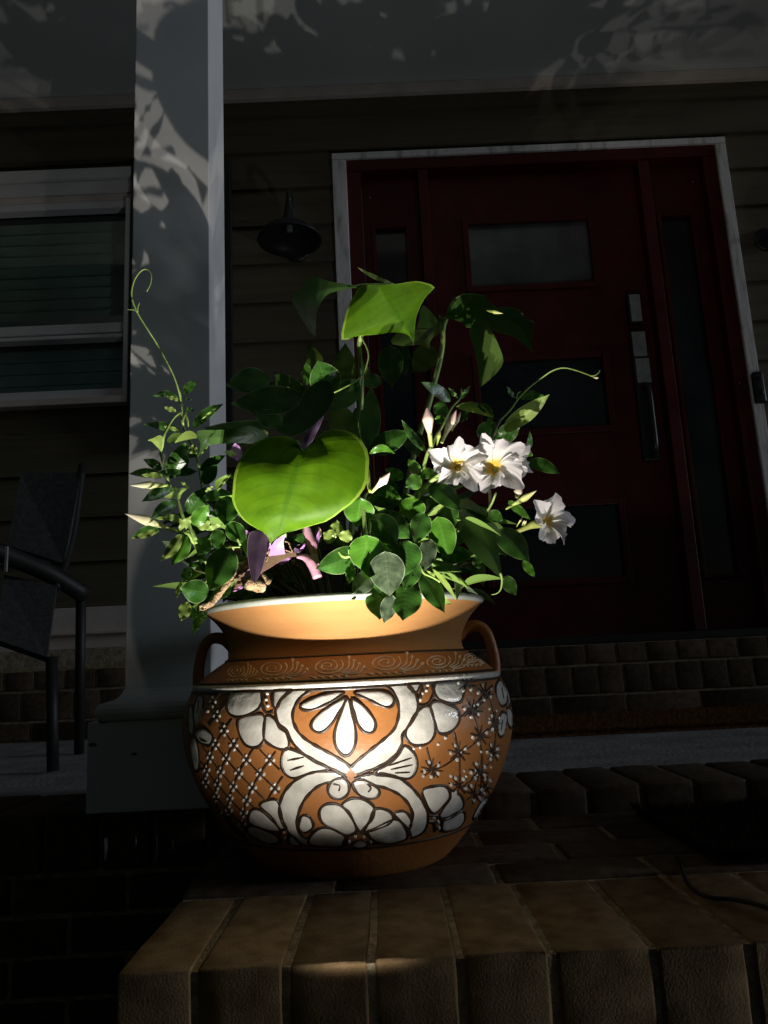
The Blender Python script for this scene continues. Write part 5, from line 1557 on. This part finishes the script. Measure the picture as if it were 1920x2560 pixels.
stem(ml, 'A', (615, 100, 632, 190, 645, 280, 640, 380, 660, 480, 690, 560, 800, 800, 850, 1100, 950, 1500, 1100, 2100), (1.13, 1.14, 1.16, 1.2), [0.0014, 0.002, 0.002, 0.0019, 0.002, 0.0024], 'stem_green', 'stem', 40)
stem(ml, 'A', (690, 330, 660, 400, 650, 440), 1.12, [0.001, 0.0016], 'stem_green', 'stem', 8)
stem(ml, 'A', (680, 335, 700, 420, 710, 485), 1.12, [0.001, 0.002, 0.0008], 'stem_green', 'stem', 8)
stem(ml, 'A', (630, 335, 560, 390, 490, 500, 452, 590, 440, 680, 425, 750, 460, 900, 500, 1040, 560, 1200), (1.12, 1.08, 1.1, 1.12), [0.0015, 0.0018, 0.0022, 0.0018], 'stem_green', 'stem', 40)
stem(ml, 'A', (590, 1210, 615, 1290, 640, 1380, 680, 1500, 740, 1560, 780, 1659), (1.07, 1.05), [0.002, 0.0024, 0.003], 'stem_green', 'stem', 20)
stem(ml, 'A', (560, 1370, 600, 1430, 660, 1480), (1.08, 1.06), [0.001, 0.0018], 'stem_green', 'stem', 8)
stem(ml, 'B', (180, 330, 290, 350, 320, 400, 370, 470, 480, 640, 700, 1000), (1.05, 1.05, 1.16), [0.0024, 0.003, 0.003], 'stem_green', 'stem', 20)
stem(ml, 'B', (330, 180, 310, 260, 345, 380, 378, 455), (1.05, 1.05), [0.002, 0.0018], 'stem_green', 'stem', 12)
stem(ml, 'B', (800, 400, 835, 470), 1.05, 0.0016, 'stem_green', 'stem', 6)
stem(ml, 'B', (745, 490, 830, 488), 1.05, 0.0012, 'stem_green', 'stem', 6)

DY = 0.0
# ---------------------------------------------------------------- leaves inside the two bushes
rg = random.Random(77)
def inner(parent, n, x0, x1, y0, y1, z0, z1):
    for i in range(n):
        c = Vector((rg.uniform(x0, x1), rg.uniform(y0, y1), rg.uniform(z0, z1)))
        ln = rg.uniform(0.055, 0.085)
        w = ln*rg.uniform(0.34, 0.50)
        out = (c-Vector((XP, YP, 0.30)))
        out.z *= 0.4
        ax = (out.normalized()+Vector((rg.uniform(-.6, .6), rg.uniform(-.6, .6), rg.uniform(-.7, .4)))).normalized()
        sd = ax.cross(Vector((rg.uniform(-.4, .4), rg.uniform(-.4, .4), 1))).normalized()
        nn = sd.cross(ax).normalized()
        vs, fs, uvs = [], [], []
        for a in range(11):
            s = a/10
            for j in range(7):
                u = j/3-1
                ww = w/2*shape_w(s, 'o')*u
                vs.append(c+ax*(ln*(s-0.2))+sd*ww+nn*(-0.012*s*s-0.010*abs(u)*shape_w(s, 'o')*-1))
                uvs.append((0.5+0.5*u, s))
        for a in range(10):
            for j in range(6):
                fs.append((a*7+j, a*7+j+1, (a+1)*7+j+1, (a+1)*7+j))
        mesh_obj('leaf', vs, fs, M[rg.choice('ddddgf')], parent, True, uvs)
        base = c-ax*(ln*0.2)
        root = Vector((XP+(base.x-XP)*0.35, YP+(base.y-YP)*0.35, 0.335))
        tube('petiole', [base, base.lerp(root, 0.35)+Vector((0, 0, 0.01)), root], [0.0012, 0.0016, 0.0022], M['stem_brown'], parent, 5, 8)
inner(ml, 52, -0.29, -0.10, 1.10, 1.36, 0.385, 0.54)
inner(ml, 30, -0.27, -0.13, 1.03, 1.13, 0.375, 0.50)
inner(ml, 16, -0.24, -0.17, 1.06, 1.16, 0.375, 0.50)
inner(mr_, 30, -0.02, 0.13, 1.03, 1.11, 0.375, 0.50)
inner(mr_, 50, -0.06, 0.17, 1.09, 1.36, 0.385, 0.54)

# ---------------------------------------------------------------- purple heart plant
pu = thing('purple_heart_plant', 'purple trailing plant with pink stems over the pot soil', 'plant', (-0.09, 1.12, 0.335))
poly_leaf(pu, pl('B', 1010, 320, 930, 340, 904, 480, 915, 640, 945, 790, 980, 868), pl('B', 1020, 322, 1015, 480, 1005, 640, 990, 780, 980, 868), pl('B', 1030, 322, 1112, 372, 1132, 450, 1088, 620, 1050, 750, 980, 868), (1.02, 0.985), 'v', 0.1, 0.25)
poly_leaf(pu, pl('B', 1130, 580, 1120, 480, 1160, 430, 1240, 390, 1300, 362), pl('B', 1200, 575, 1200, 500, 1240, 440, 1302, 362), pl('B', 1300, 560, 1285, 480, 1282, 430, 1304, 364), (1.02, 1.01), 'l', 0.2)
poly_leaf(pu, pl('B', 1570, 575, 1400, 545, 1240, 560, 1110, 590, 1000, 660, 880, 750, 800, 830, 760, 905), pl('B', 1575, 580, 1400, 568, 1250, 600, 1120, 670, 1000, 750, 900, 830, 765, 915), pl('B', 1580, 590, 1400, 585, 1260, 630, 1130, 710, 1050, 755, 950, 840, 850, 900, 770, 925), (1.04, 1.0), 'b', 0.2)
LP_ = lambda *a, **k: leaf(pu, *a, **k)
LP_('B', (920, 860), (755, 955), 30, 1.0, 0.995, 'l', 0.2, kind='n')
LP_('B', (1390, 545), (1505, 448), 74, 1.05, 1.03, 'v', 0.3)
LP_('B', (1440, 540), (1510, 455), 26, 1.035, 1.025, 'l', 0.3, kind='n')
LP_('A', (1235, 838), (1195, 645), 130, 1.06, 1.05, 'l', 0.2, bend=-14)
LP_('C', (858, 1160), (1105, 718), 100, 1.02, 1.06, 'v', 0.3, 0.2, bend=-20)
LP_('B', (935, 400), (828, 280), 66, 1.05, 1.03, 'l', 0.3)
LP_('B', (1640, 420), (1640, 260), 70, 1.06, 1.06, 'b', 0.2, kind='n')
LP_('B', (1600, 560), (1655, 300), 44, 1.05, 1.05, 'l', 0.2, kind='n')
LP_('B', (1215, 670), (1360, 600), 60, 1.06, 1.05, 'l', 0.2)
stem(pu, 'B', (1510, 280, 1545, 380, 1580, 480, 1600, 580), (1.05, 1.04), [0.0062, 0.0068, 0.0075, 0.0050], 'stem_pink', 'stem', 16)
stem(pu, 'B', (1420, 590, 1500, 595, 1560, 640, 1600, 710, 1635, 805), (1.03, 1.02), [0.0020, 0.0050, 0.0070, 0.0068, 0.0064], 'stem_pink', 'stem', 20)
stem(pu, 'B', (1600, 580, 1610, 640, 1630, 700), (1.035, 1.025), [0.005, 0.006], 'stem_pink', 'stem', 8)
stem(pu, 'B', (1290, 430, 1330, 440, 1350, 490, 1370, 540, 1300, 520), 1.03, 0.0008, 'bark', 'dry_fibre', 16)
stem(pu, 'B', (1110, 560, 1140, 500, 1120, 600, 1100, 640), 1.01, 0.0008, 'bark', 'dry_fibre', 12)
stem(pu, 'B', (1100, 640, 1180, 760, 1300, 900, 1500, 1010), (1.06, 1.12), 0.004, 'stem_brown', 'stem', 12)
stem(pu, 'B', (1380, 640, 1480, 760, 1560, 900, 1600, 1020), (1.06, 1.12), 0.004, 'stem_brown', 'stem', 12)

# ---------------------------------------------------------------- bare woody twig
tw = thing('bare_twig', 'pale bare broken twig leaning over the rim of the pot', 'twig', tuple(at(*px('B', 900, 670), 1.03)))
def knot(xy, Y, rad, n=34):
    P = pl('B', *xy)
    m = len(P)
    pts = [at(*p, Y[0]+(Y[1]-Y[0])*i/(m-1)) for i, p in enumerate(P)]
    q = catmull(pts, n)
    rs = [rad*(1+0.07*math.sin(i*0.9)+0.05*math.sin(i*2.3))*(1.0 if i > 1 else 0.8) for i in range(n)]
    vs, fs = tube_data(q, rs, 9)
    return mesh_obj('branch', vs, fs, M['bark'], tw)
knot((408, 1118, 480, 1098, 540, 1060, 590, 1000, 640, 945, 700, 860, 755, 790), (0.99, 1.01), 0.0046)
knot((745, 800, 780, 745, 840, 700, 920, 665, 1000, 640), (1.01, 1.04), 0.0072)
knot((890, 870, 950, 878, 1010, 895, 1070, 905), (1.0, 1.02), 0.0078, 14)
knot((985, 700, 1040, 765, 1090, 820, 1130, 855), (1.03, 1.02), 0.0044, 14)
knot((706, 492, 760, 515, 842, 545), (1.03, 1.04), 0.0046, 12)
knot((880, 590, 905, 625, 900, 660), (1.03, 1.03), 0.0040, 8)
